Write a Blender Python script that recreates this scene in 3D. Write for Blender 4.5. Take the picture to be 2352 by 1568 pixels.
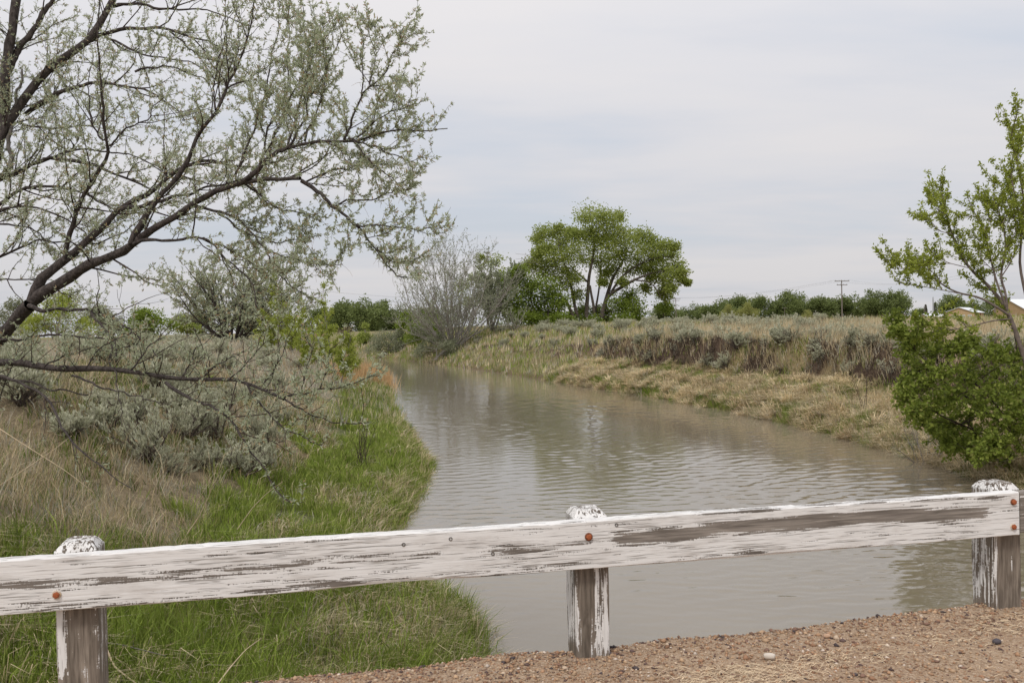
import bpy, math, random
import numpy as np
for o in list(bpy.data.objects): bpy.data.objects.remove(o)
scene = bpy.context.scene
COL = scene.collection
rng = np.random.default_rng(7)
R_ = math.radians

# ------------------------------------------------------------------ camera
FPX, CX, CY = 2100.0, 1176.0, 784.0          # focal length and centre, in pixels of a 2352 wide picture
CAMZ = 3.6                                    # eye height above the water (water is z = 0)
PITCH, ROLL = R_(0.87), R_(1.2)
_f = np.array([0, math.cos(PITCH), -math.sin(PITCH)])
_u0 = np.array([0, math.sin(PITCH), math.cos(PITCH)]); _r0 = np.array([1.0, 0, 0])
_r = math.cos(ROLL)*_r0 - math.sin(ROLL)*_u0
_u = math.cos(ROLL)*_u0 + math.sin(ROLL)*_r0
CAM = np.array([0, 0, CAMZ])
cd = bpy.data.cameras.new('camera'); cam = bpy.data.objects.new('camera', cd); COL.objects.link(cam)
from mathutils import Matrix, Vector
cam.matrix_world = Matrix(((_r[0], _u[0], -_f[0], 0), (_r[1], _u[1], -_f[1], 0), (_r[2], _u[2], -_f[2], CAMZ), (0, 0, 0, 1)))
cd.sensor_width = 36; cd.lens = 36*FPX/2352; cd.clip_start = 0.05; cd.clip_end = 9000
scene.camera = cam

# ------------------------------------------------------------------ world, sun, exposure
SUN_EL, SUN_AZ = R_(50), R_(205)             # high soft sun behind the camera, a little left
w = bpy.data.worlds.new('World'); scene.world = w; w.use_nodes = True
nt = w.node_tree; nt.nodes.clear()
def N(nt, t, **k):
    n = nt.nodes.new(t)
    for a, b in k.items():
        if a == 'inp':
            for i, v in b.items(): n.inputs[i].default_value = v
        else: setattr(n, a, b)
    return n
sky = N(nt, 'ShaderNodeTexSky', sky_type='NISHITA', sun_disc=False, sun_elevation=SUN_EL, sun_rotation=SUN_AZ, dust_density=2.0)
bg1 = N(nt, 'ShaderNodeBackground', inp={'Strength': 0.10})
nt.links.new(sky.outputs[0], bg1.inputs['Color'])
tc = N(nt, 'ShaderNodeTexCoord'); sep = N(nt, 'ShaderNodeSeparateXYZ'); nt.links.new(tc.outputs['Generated'], sep.inputs[0])
def M(nt, op, a, b=None, c=None, clamp=False):
    n = nt.nodes.new('ShaderNodeMath'); n.operation = op; n.use_clamp = clamp
    for i, v in enumerate((a, b, c)):
        if v is None: continue
        if isinstance(v, (int, float)): n.inputs[i].default_value = v
        else: nt.links.new(v, n.inputs[i])
    return n.outputs[0]
zz = M(nt, 'MAXIMUM', sep.outputs['Z'], 0.0)
den = M(nt, 'ADD', zz, 0.10)
cmb = N(nt, 'ShaderNodeCombineXYZ')
nt.links.new(M(nt, 'DIVIDE', sep.outputs['X'], den), cmb.inputs[0]); nt.links.new(M(nt, 'DIVIDE', sep.outputs['Y'], den), cmb.inputs[1])
mp = N(nt, 'ShaderNodeMapping', inp={'Scale': (0.55, 1.15, 1), 'Rotation': (0, 0, R_(-12)), 'Location': (3.1, 0.4, 0)})
nt.links.new(cmb.outputs[0], mp.inputs[0])
n1 = N(nt, 'ShaderNodeTexNoise', inp={'Scale': 0.62, 'Detail': 5.0, 'Roughness': 0.5, 'Distortion': 0.3}); nt.links.new(mp.outputs[0], n1.inputs['Vector'])
n2 = N(nt, 'ShaderNodeTexNoise', inp={'Scale': 2.6, 'Detail': 6.0, 'Roughness': 0.55}); nt.links.new(mp.outputs[0], n2.inputs['Vector'])
mixn = M(nt, 'ADD', M(nt, 'MULTIPLY', n1.outputs[0], 0.8), M(nt, 'MULTIPLY', n2.outputs[0], 0.2))
rp = N(nt, 'ShaderNodeValToRGB'); nt.links.new(mixn, rp.inputs[0])
e = rp.color_ramp.elements
e[0].position = 0.36; e[0].color = (0.655, 0.683, 0.745, 1); e[1].position = 0.60; e[1].color = (0.755, 0.735, 0.745, 1)
m_ = rp.color_ramp.elements.new(0.47); m_.color = (0.70, 0.70, 0.735, 1)
bg2 = N(nt, 'ShaderNodeBackground'); nt.links.new(rp.outputs[0], bg2.inputs['Color'])
nt.links.new(M(nt, 'ADD', 0.90, M(nt, 'MULTIPLY', zz, 0.68)), bg2.inputs['Strength'])      # overcast skies brighten towards the zenith
ms = N(nt, 'ShaderNodeMixShader')
cov = N(nt, 'ShaderNodeMapRange', inp={1: 0.30, 2: 0.5, 3: 0.80, 4: 0.96}); nt.links.new(mixn, cov.inputs[0])
nt.links.new(cov.outputs[0], ms.inputs[0]); nt.links.new(bg1.outputs[0], ms.inputs[1]); nt.links.new(bg2.outputs[0], ms.inputs[2])
wo = N(nt, 'ShaderNodeOutputWorld'); nt.links.new(ms.outputs[0], wo.inputs[0])

sl = bpy.data.lights.new('sun', 'SUN'); sl.energy = 1.5; sl.angle = R_(10); sl.color = (1.0, 0.965, 0.91)
so = bpy.data.objects.new('sun', sl); COL.objects.link(so)
sd = Vector((math.sin(SUN_AZ)*math.cos(SUN_EL), math.cos(SUN_AZ)*math.cos(SUN_EL), math.sin(SUN_EL)))
so.rotation_euler = sd.to_track_quat('Z', 'Y').to_euler(); so.location = (-20, -40, 60)
scene.view_settings.view_transform = 'Standard'; scene.view_settings.look = 'None'
scene.view_settings.gamma = 1; scene.view_settings.use_curve_mapping = False; scene.view_settings.exposure = 0.0
scene.render.engine = 'CYCLES'; scene.cycles.use_denoising = True
scene.cycles.max_bounces = 6; scene.cycles.diffuse_bounces = 3; scene.cycles.transmission_bounces = 4

# ------------------------------------------------------------------ helpers: pixels to places
def ray(px, py): return _f + _r*((px-CX)/FPX) - _u*((py-CY)/FPX)
def W(px, py, Y): return CAM + ray(px, py)*Y
def G(px, py, z):
    d = ray(px, py); return CAM + d*((z-CAMZ)/d[2])
def nrm(v): return v/np.maximum(np.linalg.norm(v, axis=-1, keepdims=True), 1e-9)

def vnoise(x, y, seed=0):
    x = np.asarray(x, float); y = np.asarray(y, float)
    xi = np.floor(x).astype(np.int64); yi = np.floor(y).astype(np.int64); xf = x-xi; yf = y-yi
    def h(a, b):
        n = (a*374761393 + b*668265263 + seed*982451653) & 0x7fffffff
        n = ((n ^ (n >> 13))*1274126177) & 0x7fffffff
        return ((n ^ (n >> 16)) & 0xffff)/65535.0
    sx = xf*xf*(3-2*xf); sy = yf*yf*(3-2*yf)
    return (h(xi, yi)*(1-sx)+h(xi+1, yi)*sx)*(1-sy) + (h(xi, yi+1)*(1-sx)+h(xi+1, yi+1)*sx)*sy
def fbm(x, y, seed=0): return (vnoise(x, y, seed)*.55 + vnoise(x*2.1, y*2.1, seed+1)*.3 + vnoise(x*4.3, y*4.3, seed+2)*.15)

# ------------------------------------------------------------------ helpers: meshes
def mesh_np(name, V, faces, colors=None, smooth=False, mat=None):
    """V (n,3); faces: list of int arrays (m,k)"""
    me = bpy.data.meshes.new(name)
    V = np.asarray(V, np.float32); me.vertices.add(len(V)); me.vertices.foreach_set('co', V.ravel())
    tot = [f for f in faces if len(f)]
    loops = np.concatenate([f.ravel() for f in tot]).astype(np.int32)
    sizes = np.concatenate([np.full(len(f), f.shape[1], np.int32) for f in tot])
    starts = np.concatenate([[0], np.cumsum(sizes)[:-1]]).astype(np.int32)
    me.loops.add(len(loops)); me.loops.foreach_set('vertex_index', loops)
    me.polygons.add(len(sizes)); me.polygons.foreach_set('loop_start', starts)
    me.update(calc_edges=True)
    me.polygons.foreach_set('use_smooth', np.full(len(sizes), bool(smooth)))
    if colors is not None:
        ca = me.color_attributes.new('Col', 'FLOAT_COLOR', 'POINT')
        c = np.ones((len(V), 4), np.float32); c[:, :3] = colors; ca.data.foreach_set('color', c.ravel())
    if mat is not None: me.materials.append(mat)
    return me
class MB:
    def __init__(s): s.V = []; s.F = []; s.C = []; s.n = 0
    def add(s, V, F, C=None):
        V = np.asarray(V, float).reshape(-1, 3); s.V.append(V)
        for f in (F if isinstance(F, list) else [F]): s.F.append(np.asarray(f, np.int64)+s.n)
        if C is not None: s.C.append(np.broadcast_to(np.asarray(C, float), V.shape))
        s.n += len(V)
    def box(s, x0, x1, y0, y1, z0, z1, C=None):
        V = [(x, y, z) for x in (x0, x1) for y in (y0, y1) for z in (z0, z1)]
        F = np.array([(0, 1, 3, 2), (4, 6, 7, 5), (0, 4, 5, 1), (2, 3, 7, 6), (0, 2, 6, 4), (1, 5, 7, 3)])
        s.add(V, F, C)
    def poly_prism(s, pts, dirv):
        p = np.array(pts, float); n = len(p); V = np.vstack([p, p+np.array(dirv, float)])
        s.add(V, [np.array([list(range(n))[::-1]]), np.array([list(range(n, 2*n))]), np.array([(i, (i+1) % n, n+(i+1) % n, n+i) for i in range(n)])])
    def mesh(s, name, mat, smooth=False):
        by = {}
        for f in s.F: by.setdefault(f.shape[1], []).append(f)
        return mesh_np(name, np.vstack(s.V), [np.vstack(v) for v in by.values()], np.vstack(s.C) if s.C else None, smooth, mat)
    def obj(s, name, mat, parent=None, smooth=False): return link(name, s.mesh(name, mat, smooth), parent)
def link(name, me, parent=None):
    o = bpy.data.objects.new(name, me); COL.objects.link(o)
    if parent is not None: o.parent = parent
    return o
def tag(o, label=None, cat=None, group=None, kind=None):
    for k, v in (('label', label), ('category', cat), ('group', group), ('kind', kind)):
        if v: o[k] = v
    return o
def thing(name, label, cat, loc=(0, 0, 0), rz=0, group=None):
    o = bpy.data.objects.new(name, None); COL.objects.link(o); o.empty_display_size = 0.2
    o.location = loc; o.rotation_euler = (0, 0, rz)
    return tag(o, label, cat, group)
def copy_tree(o, label=None):
    c = o.copy(); COL.objects.link(c)
    if label: c['label'] = label
    for ch in o.children:
        k = ch.copy(); COL.objects.link(k); k.parent = c
        for g in ch.children:
            q = g.copy(); COL.objects.link(q); q.parent = k
    return c

def tubes(P, R, S=5):
    """P (n,k,3), R (n,k) -> verts, quads"""
    n, k, _ = P.shape
    T = nrm(np.gradient(P, axis=1)); mt = np.abs(T.mean(axis=1))
    ref = np.eye(3)[np.argmin(mt, axis=1)][:, None, :]
    A = nrm(np.cross(T, np.broadcast_to(ref, T.shape))); B = np.cross(T, A)
    a = np.arange(S)*2*np.pi/S
    V = P[:, :, None] + R[:, :, None, None]*(np.cos(a)[:, None]*A[:, :, None] + np.sin(a)[:, None]*B[:, :, None])
    i = np.arange(n)[:, None, None]*k*S; j = np.arange(k-1)[None, :, None]*S; s = np.arange(S)[None, None, :]; s2 = (s+1) % S
    q = np.stack([i+j+s, i+j+s2, i+j+S+s2, i+j+S+s], -1).reshape(-1, 4)
    return V.reshape(-1, 3), q
def resample(p, K):
    p = np.asarray(p, float); d = np.r_[0, np.cumsum(np.linalg.norm(np.diff(p, axis=0), axis=1))]
    t = np.linspace(0, d[-1], K); q = np.stack([np.interp(t, d, p[:, i]) for i in range(3)], 1)
    for _ in range(max(1, K//12)):
        q[1:-1] = (q[:-2]+2*q[1:-1]+q[2:])/4
    return q
def grow(S, D, L, K, trop=0.1, wander=0.15, up=(0, 0, 1), rg=rng):
    n = len(S); P = np.zeros((n, K, 3)); P[:, 0] = S; d = nrm(D); st = (L/(K-1))[:, None]; up = np.array(up, float)
    for i in range(1, K):
        d = nrm(d + trop*up + rg.normal(0, wander, (n, 3))); P[:, i] = P[:, i-1]+d*st
    return P
def blen(P): return np.linalg.norm(np.diff(P, axis=1), axis=2).sum(1)
def sides(P, R, dens, tmin, tmax, amin, amax, rg=rng, upbias=0.0):
    n = np.maximum(0, np.floor(blen(P)*dens + rg.random(len(P)))).astype(int)
    idx = np.repeat(np.arange(len(P)), n); m = len(idx); K = P.shape[1]
    t = (tmin+(tmax-tmin)*rg.random(m))*(K-1)*0.999; i = np.minimum(t.astype(int), K-2); f = (t-i)[:, None]
    pos = P[idx, i]*(1-f)+P[idx, i+1]*f; tan = nrm(P[idx, i+1]-P[idx, i]); rad = R[idx, i]*(1-f[:, 0])+R[idx, i+1]*f[:, 0]
    per = rg.normal(size=(m, 3)); per[:, 2] += upbias; per = nrm(per-(per*tan).sum(1, keepdims=True)*tan)
    a = (amin+(amax-amin)*rg.random(m))[:, None]
    return pos, nrm(np.cos(a)*tan+np.sin(a)*per), rad, t/(K-1), idx
def leaves(pos, d, L, Wd, rg=rng, shape=0.45):
    """flat four-cornered leaves; returns V, quads"""
    n = len(pos); d = nrm(d); s = nrm(np.cross(d, rg.normal(size=(n, 3))))
    nn = np.cross(d, s); L = L[:, None]; Wd = Wd[:, None]
    m = pos+d*L*shape + nn*L*0.08
    V = np.stack([pos, m+s*Wd*.5, pos+d*L, m-s*Wd*.5], 1)
    return V.reshape(-1, 3), np.arange(4*n).reshape(n, 4)
def taper(n, K, r0, r1): return np.asarray(r0).reshape(-1, 1)*(1-np.linspace(0, 1, K))[None] + np.asarray(r1).reshape(-1, 1)*np.linspace(0, 1, K)[None] + np.zeros((n, 1))

# ------------------------------------------------------------------ materials
def newmat(name):
    m = bpy.data.materials.new(name); m.use_nodes = True; t = m.node_tree; t.nodes.clear()
    return m, t, N(t, 'ShaderNodeOutputMaterial')
def ramp(t, src, stops):
    r = N(t, 'ShaderNodeValToRGB'); t.links.new(src, r.inputs[0]); e = r.color_ramp.elements
    e[0].position, e[0].color = stops[0][0], (*stops[0][1], 1); e[1].position, e[1].color = stops[-1][0], (*stops[-1][1], 1)
    for p, c in stops[1:-1]:
        k = e.new(p); k.color = (*c, 1)
    return r.outputs[0]
def leaf_mat(name, stops, trans=0.35, rough=0.6, tcol=1.3):
    m, t, o = newmat(name)
    g = N(t, 'ShaderNodeNewGeometry'); c = ramp(t, g.outputs['Random Per Island'], stops)
    d = N(t, 'ShaderNodeBsdfPrincipled', inp={'Roughness': rough, 'Specular IOR Level': 0.25}); t.links.new(c, d.inputs['Base Color'])
    tr = N(t, 'ShaderNodeBsdfTranslucent'); t.links.new(c, tr.inputs['Color'])
    mx = N(t, 'ShaderNodeMixShader', inp={0: trans}); t.links.new(d.outputs[0], mx.inputs[1]); t.links.new(tr.outputs[0], mx.inputs[2])
    t.links.new(mx.outputs[0], o.inputs[0]); return m
def col_mat(name, trans=0.16, rough=0.65):
    m, t, o = newmat(name)
    a = N(t, 'ShaderNodeVertexColor', layer_name='Col')
    d = N(t, 'ShaderNodeBsdfPrincipled', inp={'Roughness': rough, 'Specular IOR Level': 0.25}); t.links.new(a.outputs[0], d.inputs['Base Color'])
    tr = N(t, 'ShaderNodeBsdfTranslucent'); t.links.new(a.outputs[0], tr.inputs['Color'])
    mx = N(t, 'ShaderNodeMixShader', inp={0: trans}); t.links.new(d.outputs[0], mx.inputs[1]); t.links.new(tr.outputs[0], mx.inputs[2])
    t.links.new(mx.outputs[0], o.inputs[0]); return m
def noise_mat(name, stops, scale=8, rough=0.85, bump=0.0, stretch=(1, 1, 1), detail=6, spec=0.3, bdist=0.02, metallic=0):
    m, t, o = newmat(name)
    tc = N(t, 'ShaderNodeTexCoord'); mp = N(t, 'ShaderNodeMapping', inp={'Scale': stretch}); t.links.new(tc.outputs['Object'], mp.inputs[0])
    n = N(t, 'ShaderNodeTexNoise', inp={'Scale': scale, 'Detail': detail, 'Roughness': 0.6}); t.links.new(mp.outputs[0], n.inputs['Vector'])
    d = N(t, 'ShaderNodeBsdfPrincipled', inp={'Roughness': rough, 'Specular IOR Level': spec, 'Metallic': metallic}); t.links.new(ramp(t, n.outputs[0], stops), d.inputs['Base Color'])
    if bump:
        b = N(t, 'ShaderNodeBump', inp={'Strength': bump, 'Distance': bdist}); t.links.new(n.outputs[0], b.inputs['Height']); t.links.new(b.outputs[0], d.inputs['Normal'])
    t.links.new(d.outputs[0], o.inputs[0]); return m
BARK_DARK = noise_mat('bark_dark', [(0.3, (0.022, 0.017, 0.015)), (0.7, (0.11, 0.09, 0.08))], 34, 0.9, 1.0, (1, 1, 0.5), bdist=.03)
BARK_TWIG = noise_mat('bark_twig', [(0.3, (0.028, 0.018, 0.015)), (0.7, (0.075, 0.05, 0.04))], 10, 0.85)
BARK_GREY = noise_mat('bark_grey', [(0.3, (0.10, 0.09, 0.08)), (0.7, (0.22, 0.20, 0.18))], 12, 0.9, 0.3)
BARK_WILLOW = noise_mat('bark_willow', [(0.3, (0.22, 0.195, 0.17)), (0.7, (0.36, 0.33, 0.29))], 3, 0.9)
BARK_COTTON = noise_mat('bark_cottonwood', [(0.3, (0.06, 0.048, 0.038)), (0.7, (0.15, 0.125, 0.10))], 3, 0.9, 0.4)
LEAF_OLIVE = leaf_mat('leaf_olive', [(0.0, (0.36, 0.40, 0.235)), (0.45, (0.48, 0.52, 0.35)), (0.86, (0.60, 0.64, 0.48)), (0.90, (0.40, 0.28, 0.15)), (1.0, (0.56, 0.43, 0.27))], 0.48)
LEAF_COTTON = leaf_mat('leaf_cottonwood', [(0.0, (0.23, 0.28, 0.055)), (0.6, (0.33, 0.385, 0.09)), (1.0, (0.43, 0.47, 0.14))], 0.5)
LEAF_THICKET = leaf_mat('leaf_thicket', [(0.0, (0.17, 0.235, 0.03)), (1.0, (0.26, 0.33, 0.055))], 0.42)
LEAF_ELDER = leaf_mat('leaf_box_elder', [(0.0, (0.24, 0.285, 0.035)), (0.6, (0.32, 0.37, 0.055)), (1.0, (0.42, 0.46, 0.10))], 0.45)
LEAF_BUSH = leaf_mat('leaf_bush', [(0.0, (0.14, 0.185, 0.028)), (0.6, (0.215, 0.27, 0.042)), (0.93, (0.31, 0.36, 0.07)), (1.0, (0.42, 0.42, 0.13))], 0.38)
LEAF_YELLOW = leaf_mat('leaf_yellow_green', [(0.0, (0.27, 0.33, 0.05)), (1.0, (0.43, 0.47, 0.10))], 0.45)
LEAF_WILLOWPALE = leaf_mat('leaf_pale_willow', [(0.0, (0.24, 0.27, 0.15)), (1.0, (0.37, 0.39, 0.27))], 0.3)
LEAF_GREYBRUSH = leaf_mat('leaf_grey_brush', [(0.0, (0.19, 0.21, 0.12)), (1.0, (0.33, 0.34, 0.22))], 0.35)
LEAF_FAR = leaf_mat('leaf_far', [(0.0, (0.135, 0.175, 0.055)), (1.0, (0.225, 0.265, 0.09))], 0.4)
LEAF_FARY = leaf_mat('leaf_far_yellow', [(0.0, (0.28, 0.29, 0.09)), (1.0, (0.39, 0.39, 0.13))], 0.4)
LEAF_SAGE = leaf_mat('leaf_sage', [(0.0, (0.38, 0.385, 0.255)), (0.7, (0.53, 0.53, 0.385)), (1.0, (0.64, 0.63, 0.49))], 0.35)
LEAF_CONIF = leaf_mat('leaf_conifer', [(0.0, (0.13, 0.13, 0.09)), (1.0, (0.21, 0.19, 0.13))], 0.3)
GRASS = col_mat('grass_blades')
SAGE_STEM = noise_mat('sage_stem', [(0.3, (0.07, 0.052, 0.042)), (0.7, (0.15, 0.12, 0.10))], 14, 0.9)

# ------------------------------------------------------------------ river and terrain
Lpx = [(1075, 1620), (1082, 1500), (1070, 1440), (1030, 1385), (930, 1350), (840, 1305), (860, 1245), (905, 1205), (940, 1150), (962, 1100), (980, 1070), (955, 1035), (930, 990), (906, 935), (892, 885), (868, 860), (800, 849), (720, 838)]
Rpx = [(2235, 1090), (2130, 1055), (1900, 992), (1700, 947), (1500, 911), (1320, 882), (1150, 857), (1000, 834), (870, 822)]
LP = [(3.0, -40), (1.0, -6), (0.2, 4)] + [tuple(G(x, y, 0)[:2]) for x, y in Lpx] + [(-34, 128), (-52, 152), (-85, 178), (-140, 195), (-230, 205)]
RP = [(13, -40), (11.6, -6), (11.1, 8), (10.75, 15)] + [tuple(G(x, y, 0)[:2]) for x, y in Rpx] + [(-22, 133), (-31, 152), (-48, 176), (-80, 204), (-138, 222), (-230, 232)]
LP = np.array(LP); RP = np.array(RP); RIV = np.vstack([LP, RP[::-1]])
def seg_dist(x, y, poly):
    best = np.full(x.shape, 1e9)
    for (ax, ay), (bx, by) in zip(poly[:-1], poly[1:]):
        dx, dy = bx-ax, by-ay; t = np.clip(((x-ax)*dx+(y-ay)*dy)/(dx*dx+dy*dy), 0, 1)
        best = np.minimum(best, np.hypot(x-ax-t*dx, y-ay-t*dy))
    return best
def inside(x, y, poly):
    c = np.zeros(x.shape, bool); n = len(poly)
    for i in range(n):
        (x1, y1), (x2, y2) = poly[i], poly[(i+1) % n]
        k = ((y1 > y) != (y2 > y))
        c ^= k & (x < (x2-x1)*(y-y1)/((y2-y1) if y2 != y1 else 1e-9)+x1)
    return c
RAILA = R_(11.9); RD = np.array([math.cos(RAILA), math.sin(RAILA)]); RN = np.array([-RD[1], RD[0]])
DECKZ = CAMZ-1.68
P1 = G(1352, 1491, DECKZ)[:2]                 # foot of the middle post
def river_d(x, y):
    x = np.asarray(x, float); y = np.asarray(y, float)
    dl = seg_dist(x, y, LP); dr = seg_dist(x, y, RP); ins = inside(x, y, RIV)
    left = dl < dr
    return np.where(ins, -np.minimum(dl, dr), np.minimum(dl, dr)), left
def ground(x, y):
    x = np.asarray(x, float); y = np.asarray(y, float)
    d, left = river_d(x, y)
    nz = fbm(x*.35, y*.35, 3)-.5; nf = fbm(x*1.7, y*1.7, 9)-.5
    zl = np.interp(d, [-3, -.8, 0, .4, 2, 4, 6.5, 9, 30, 200], [-.9, -.5, -.03, .16, .5, 1.35, 2.4, 2.78, 2.95, 3.0])
    dd = d + (fbm(x*.22, y*.22, 21)-.5)*2.2*np.clip(d/3, 0, 1)
    zr = np.interp(dd, [-3, -.8, 0, .25, 1.2, 3.0, 3.5, 4.0, 6.5, 12, 60, 200], [-.9, -.5, -.03, .28, .70, 1.08, 1.6, 2.72, 3.05, 3.3, 3.05, 3.0])
    zs = np.interp(d, [-3, -.8, 0, .4, 3, 7, 12, 60], [-.9, -.5, -.03, .3, 1.5, 2.8, 3.45, 3.2])
    zr = zr-(.30+.58*np.clip((60-y)/22, 0, 1))*np.clip((dd-4)/5, 0, 1)*np.clip((90-d)/60, 0, 1)
    k = np.clip((y-58)/14, 0, 1); zr = zr*(1-k)+zs*k
    zr = zr+(fbm(x*.75, y*.75, 61)-.5)*.75*np.clip(d/.8, 0, 1)*np.clip((5-d)/2, 0, 1)
    z = np.where(left, zl, zr)
    amp = np.clip(d/2, 0, 1)*np.clip(1.6-np.abs(y)/200, .15, 1)
    z = z + amp*(nz*.34+nf*.14)
    s = (x-P1[0])*RN[0]+(y-P1[1])*RN[1]       # distance beyond the bridge rail
    emb = np.where(s < .15, DECKZ-.12, DECKZ-.12-(s-.15)*.75)
    land = np.clip(d/1.2, 0, 1)
    z = np.where((s < 4) & (d > 0), np.maximum(z*np.where(s < .6, 0, 1)+np.where(s < .6, emb*land, 0), emb*land), z)
    return z
def grid_axis(lo, hi, a, b, step, g=1.09):
    c = list(np.arange(a, b, step)); s = step; v = c[-1]
    while v < hi: s *= g; v += s; c.append(v)
    s = step; v = c[0]; pre = []
    while v > lo: s *= g; v -= s; pre.append(v)
    return np.array(pre[::-1]+c)
gx = grid_axis(-3500, 3500, -16, 16, .30); gy = grid_axis(-60, 5000, 4.5, 70, .36, 1.06)
XX, YY = np.meshgrid(gx, gy); ZZ = ground(XX.ravel(), YY.ravel())
nx, ny = len(gx), len(gy)
ii = (np.arange(ny-1)[:, None]*nx + np.arange(nx-1)[None]).ravel()
quads = np.stack([ii, ii+1, ii+nx+1, ii+nx], 1)
gd, gl = river_d(XX.ravel(), YY.ravel()); xr, yr = XX.ravel(), YY.ravel()
soil = np.array((0.24, 0.195, 0.125)); dry = np.array((0.27, 0.215, 0.12)); grn = np.array((0.10, 0.12, 0.045)); dark = np.array((0.10, 0.07, 0.05)); mud = np.array((0.15, 0.115, 0.07))
q = fbm(xr*.8, yr*.8, 31)[:, None]; q2 = fbm(xr*.12, yr*.12, 41)[:, None]
cl = np.where(gd[:, None] < 2.6, grn*.9+.1*dry, soil*(.75+.5*q)); cl = np.where(gd[:, None] > 7.5, dry*(.7+.5*q), cl)
slope_dark = ((gd > 3.0) & (gd < 5.0) & (fbm(xr*.5, yr*.5, 57) > .36))[:, None]
cr = np.where(slope_dark, dark*(.7+.6*q), np.where(gd[:, None] < 3.0, dry*.55+grn*.35, dry*(.75+.4*q)))
gc = np.where(gl[:, None], cl, cr); gc = np.where(gd[:, None] < .25, mud, gc)
far = np.clip((np.abs(yr)-90)/80, 0, 1)[:, None]; gc = gc*(1-far)+(dry*.75*(q2)+grn*1.5*(1-q2)+dry*.2)*far
m, t, o = newmat('earth')
a = N(t, 'ShaderNodeVertexColor', layer_name='Col'); tc = N(t, 'ShaderNodeTexCoord')
n = N(t, 'ShaderNodeTexNoise', inp={'Scale': 9.0, 'Detail': 8, 'Roughness': .7}); t.links.new(tc.outputs['Object'], n.inputs['Vector'])
mul = N(t, 'ShaderNodeMix', data_type='RGBA', blend_type='MULTIPLY', inp={0: 1.0}); t.links.new(a.outputs[0], mul.inputs[6]); t.links.new(ramp(t, n.outputs[0], [(.25, (.45, .43, .42)), (.75, (1.35, 1.32, 1.28))]), mul.inputs[7])
d = N(t, 'ShaderNodeBsdfPrincipled', inp={'Roughness': .95, 'Specular IOR Level': .15}); t.links.new(mul.outputs[2], d.inputs['Base Color'])
b = N(t, 'ShaderNodeBump', inp={'Strength': .7, 'Distance': .08}); t.links.new(n.outputs[0], b.inputs['Height']); t.links.new(b.outputs[0], d.inputs['Normal'])
t.links.new(d.outputs[0], o.inputs[0])
tag(link('ground', mesh_np('ground', np.stack([xr, yr, ZZ], 1), [quads], gc, True, m)), 'earth banks and flat dry plain beside the river', 'ground', kind='structure')

# water
m, t, o = newmat('river_water')
tc = N(t, 'ShaderNodeTexCoord')
def wn(scale, rot, st, detail=3, dist=0.0):
    mp = N(t, 'ShaderNodeMapping', inp={'Scale': st, 'Rotation': (0, 0, rot)}); t.links.new(tc.outputs['Object'], mp.inputs[0])
    n = N(t, 'ShaderNodeTexNoise', inp={'Scale': scale, 'Detail': detail, 'Roughness': .5, 'Distortion': dist}); t.links.new(mp.outputs[0], n.inputs['Vector']); return n.outputs[0]
patch = wn(.16, R_(8), (1.6, .5, 1), 3, .6); fine = wn(9, R_(10), (.45, 1.3, 1), 2)
b = N(t, 'ShaderNodeBump', inp={'Strength': .12, 'Distance': .02}); t.links.new(fine, b.inputs['Height'])
d = N(t, 'ShaderNodeBsdfPrincipled', inp={'Roughness': .04, 'IOR': 1.65, 'Specular IOR Level': .5})
t.links.new(ramp(t, patch, [(.3, (.195, .16, .108)), (.7, (.235, .202, .152))]), d.inputs['Base Color']); t.links.new(b.outputs[0], d.inputs['Normal']); t.links.new(d.outputs[0], o.inputs[0])
def water_z(x, y):
    g = np.random.default_rng(5); z = np.zeros_like(x); calm = np.clip((fbm(x*.16+3, y*.07, 71)-.30)*3.2, .30, 1.0)*np.clip((115-y)/60, .3, 1)*np.clip((y-6)/13, .28, 1)*(1+.5*np.exp(-((y-30)/16)**2))
    for k in range(46):
        lam = .14*(4.6)**g.random(); th = g.normal(math.pi/2+.15, .42); kx, ky = math.cos(th)*2*math.pi/lam, math.sin(th)*2*math.pi/lam
        s = .025*(.7 if lam > .4 else 1.0); ph = g.uniform(0, 6.28); w_ = .55+.45*np.sin(x*g.uniform(.3, .9)+y*g.uniform(.15, .5)+g.uniform(0, 6.28))
        z += s*lam/(2*math.pi)*1.41*w_*np.sin(kx*x+ky*y+ph)
    return z*calm
rows = 1.0/np.linspace(1/7.0, 1/170.0, 580); colsA = np.linspace(-.60, .60, 430)
AA, RR = np.meshgrid(colsA, rows); wx, wy = (AA*RR).ravel(), RR.ravel(); dd0, _ = river_d(wx, wy); wz = water_z(wx, wy)*np.clip((1.2-dd0)/.5, 0, 1)
kq = (np.arange(len(rows)-1)[:, None]*len(colsA)+np.arange(len(colsA)-1)[None]).ravel(); Q = np.stack([kq, kq+1, kq+len(colsA)+1, kq+len(colsA)], 1)
Q = Q[(dd0[Q] < .9).any(1)]; used = np.unique(Q); remap = np.zeros(len(wx), np.int64); remap[used] = np.arange(len(used)); Q = remap[Q]
WV = np.stack([wx, wy, wz], 1)[used]
flat = np.array([(-260, -45, -.035), (40, -45, -.035), (40, 260, -.035), (-260, 260, -.035)], float)
print('water quads', len(Q))
tag(link('river', mesh_np('river', np.vstack([WV, flat]), [Q, np.array([[0, 1, 2, 3]])+len(WV)], None, True, m)), 'muddy brown river curving away to the left', 'river', kind='structure')

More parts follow.
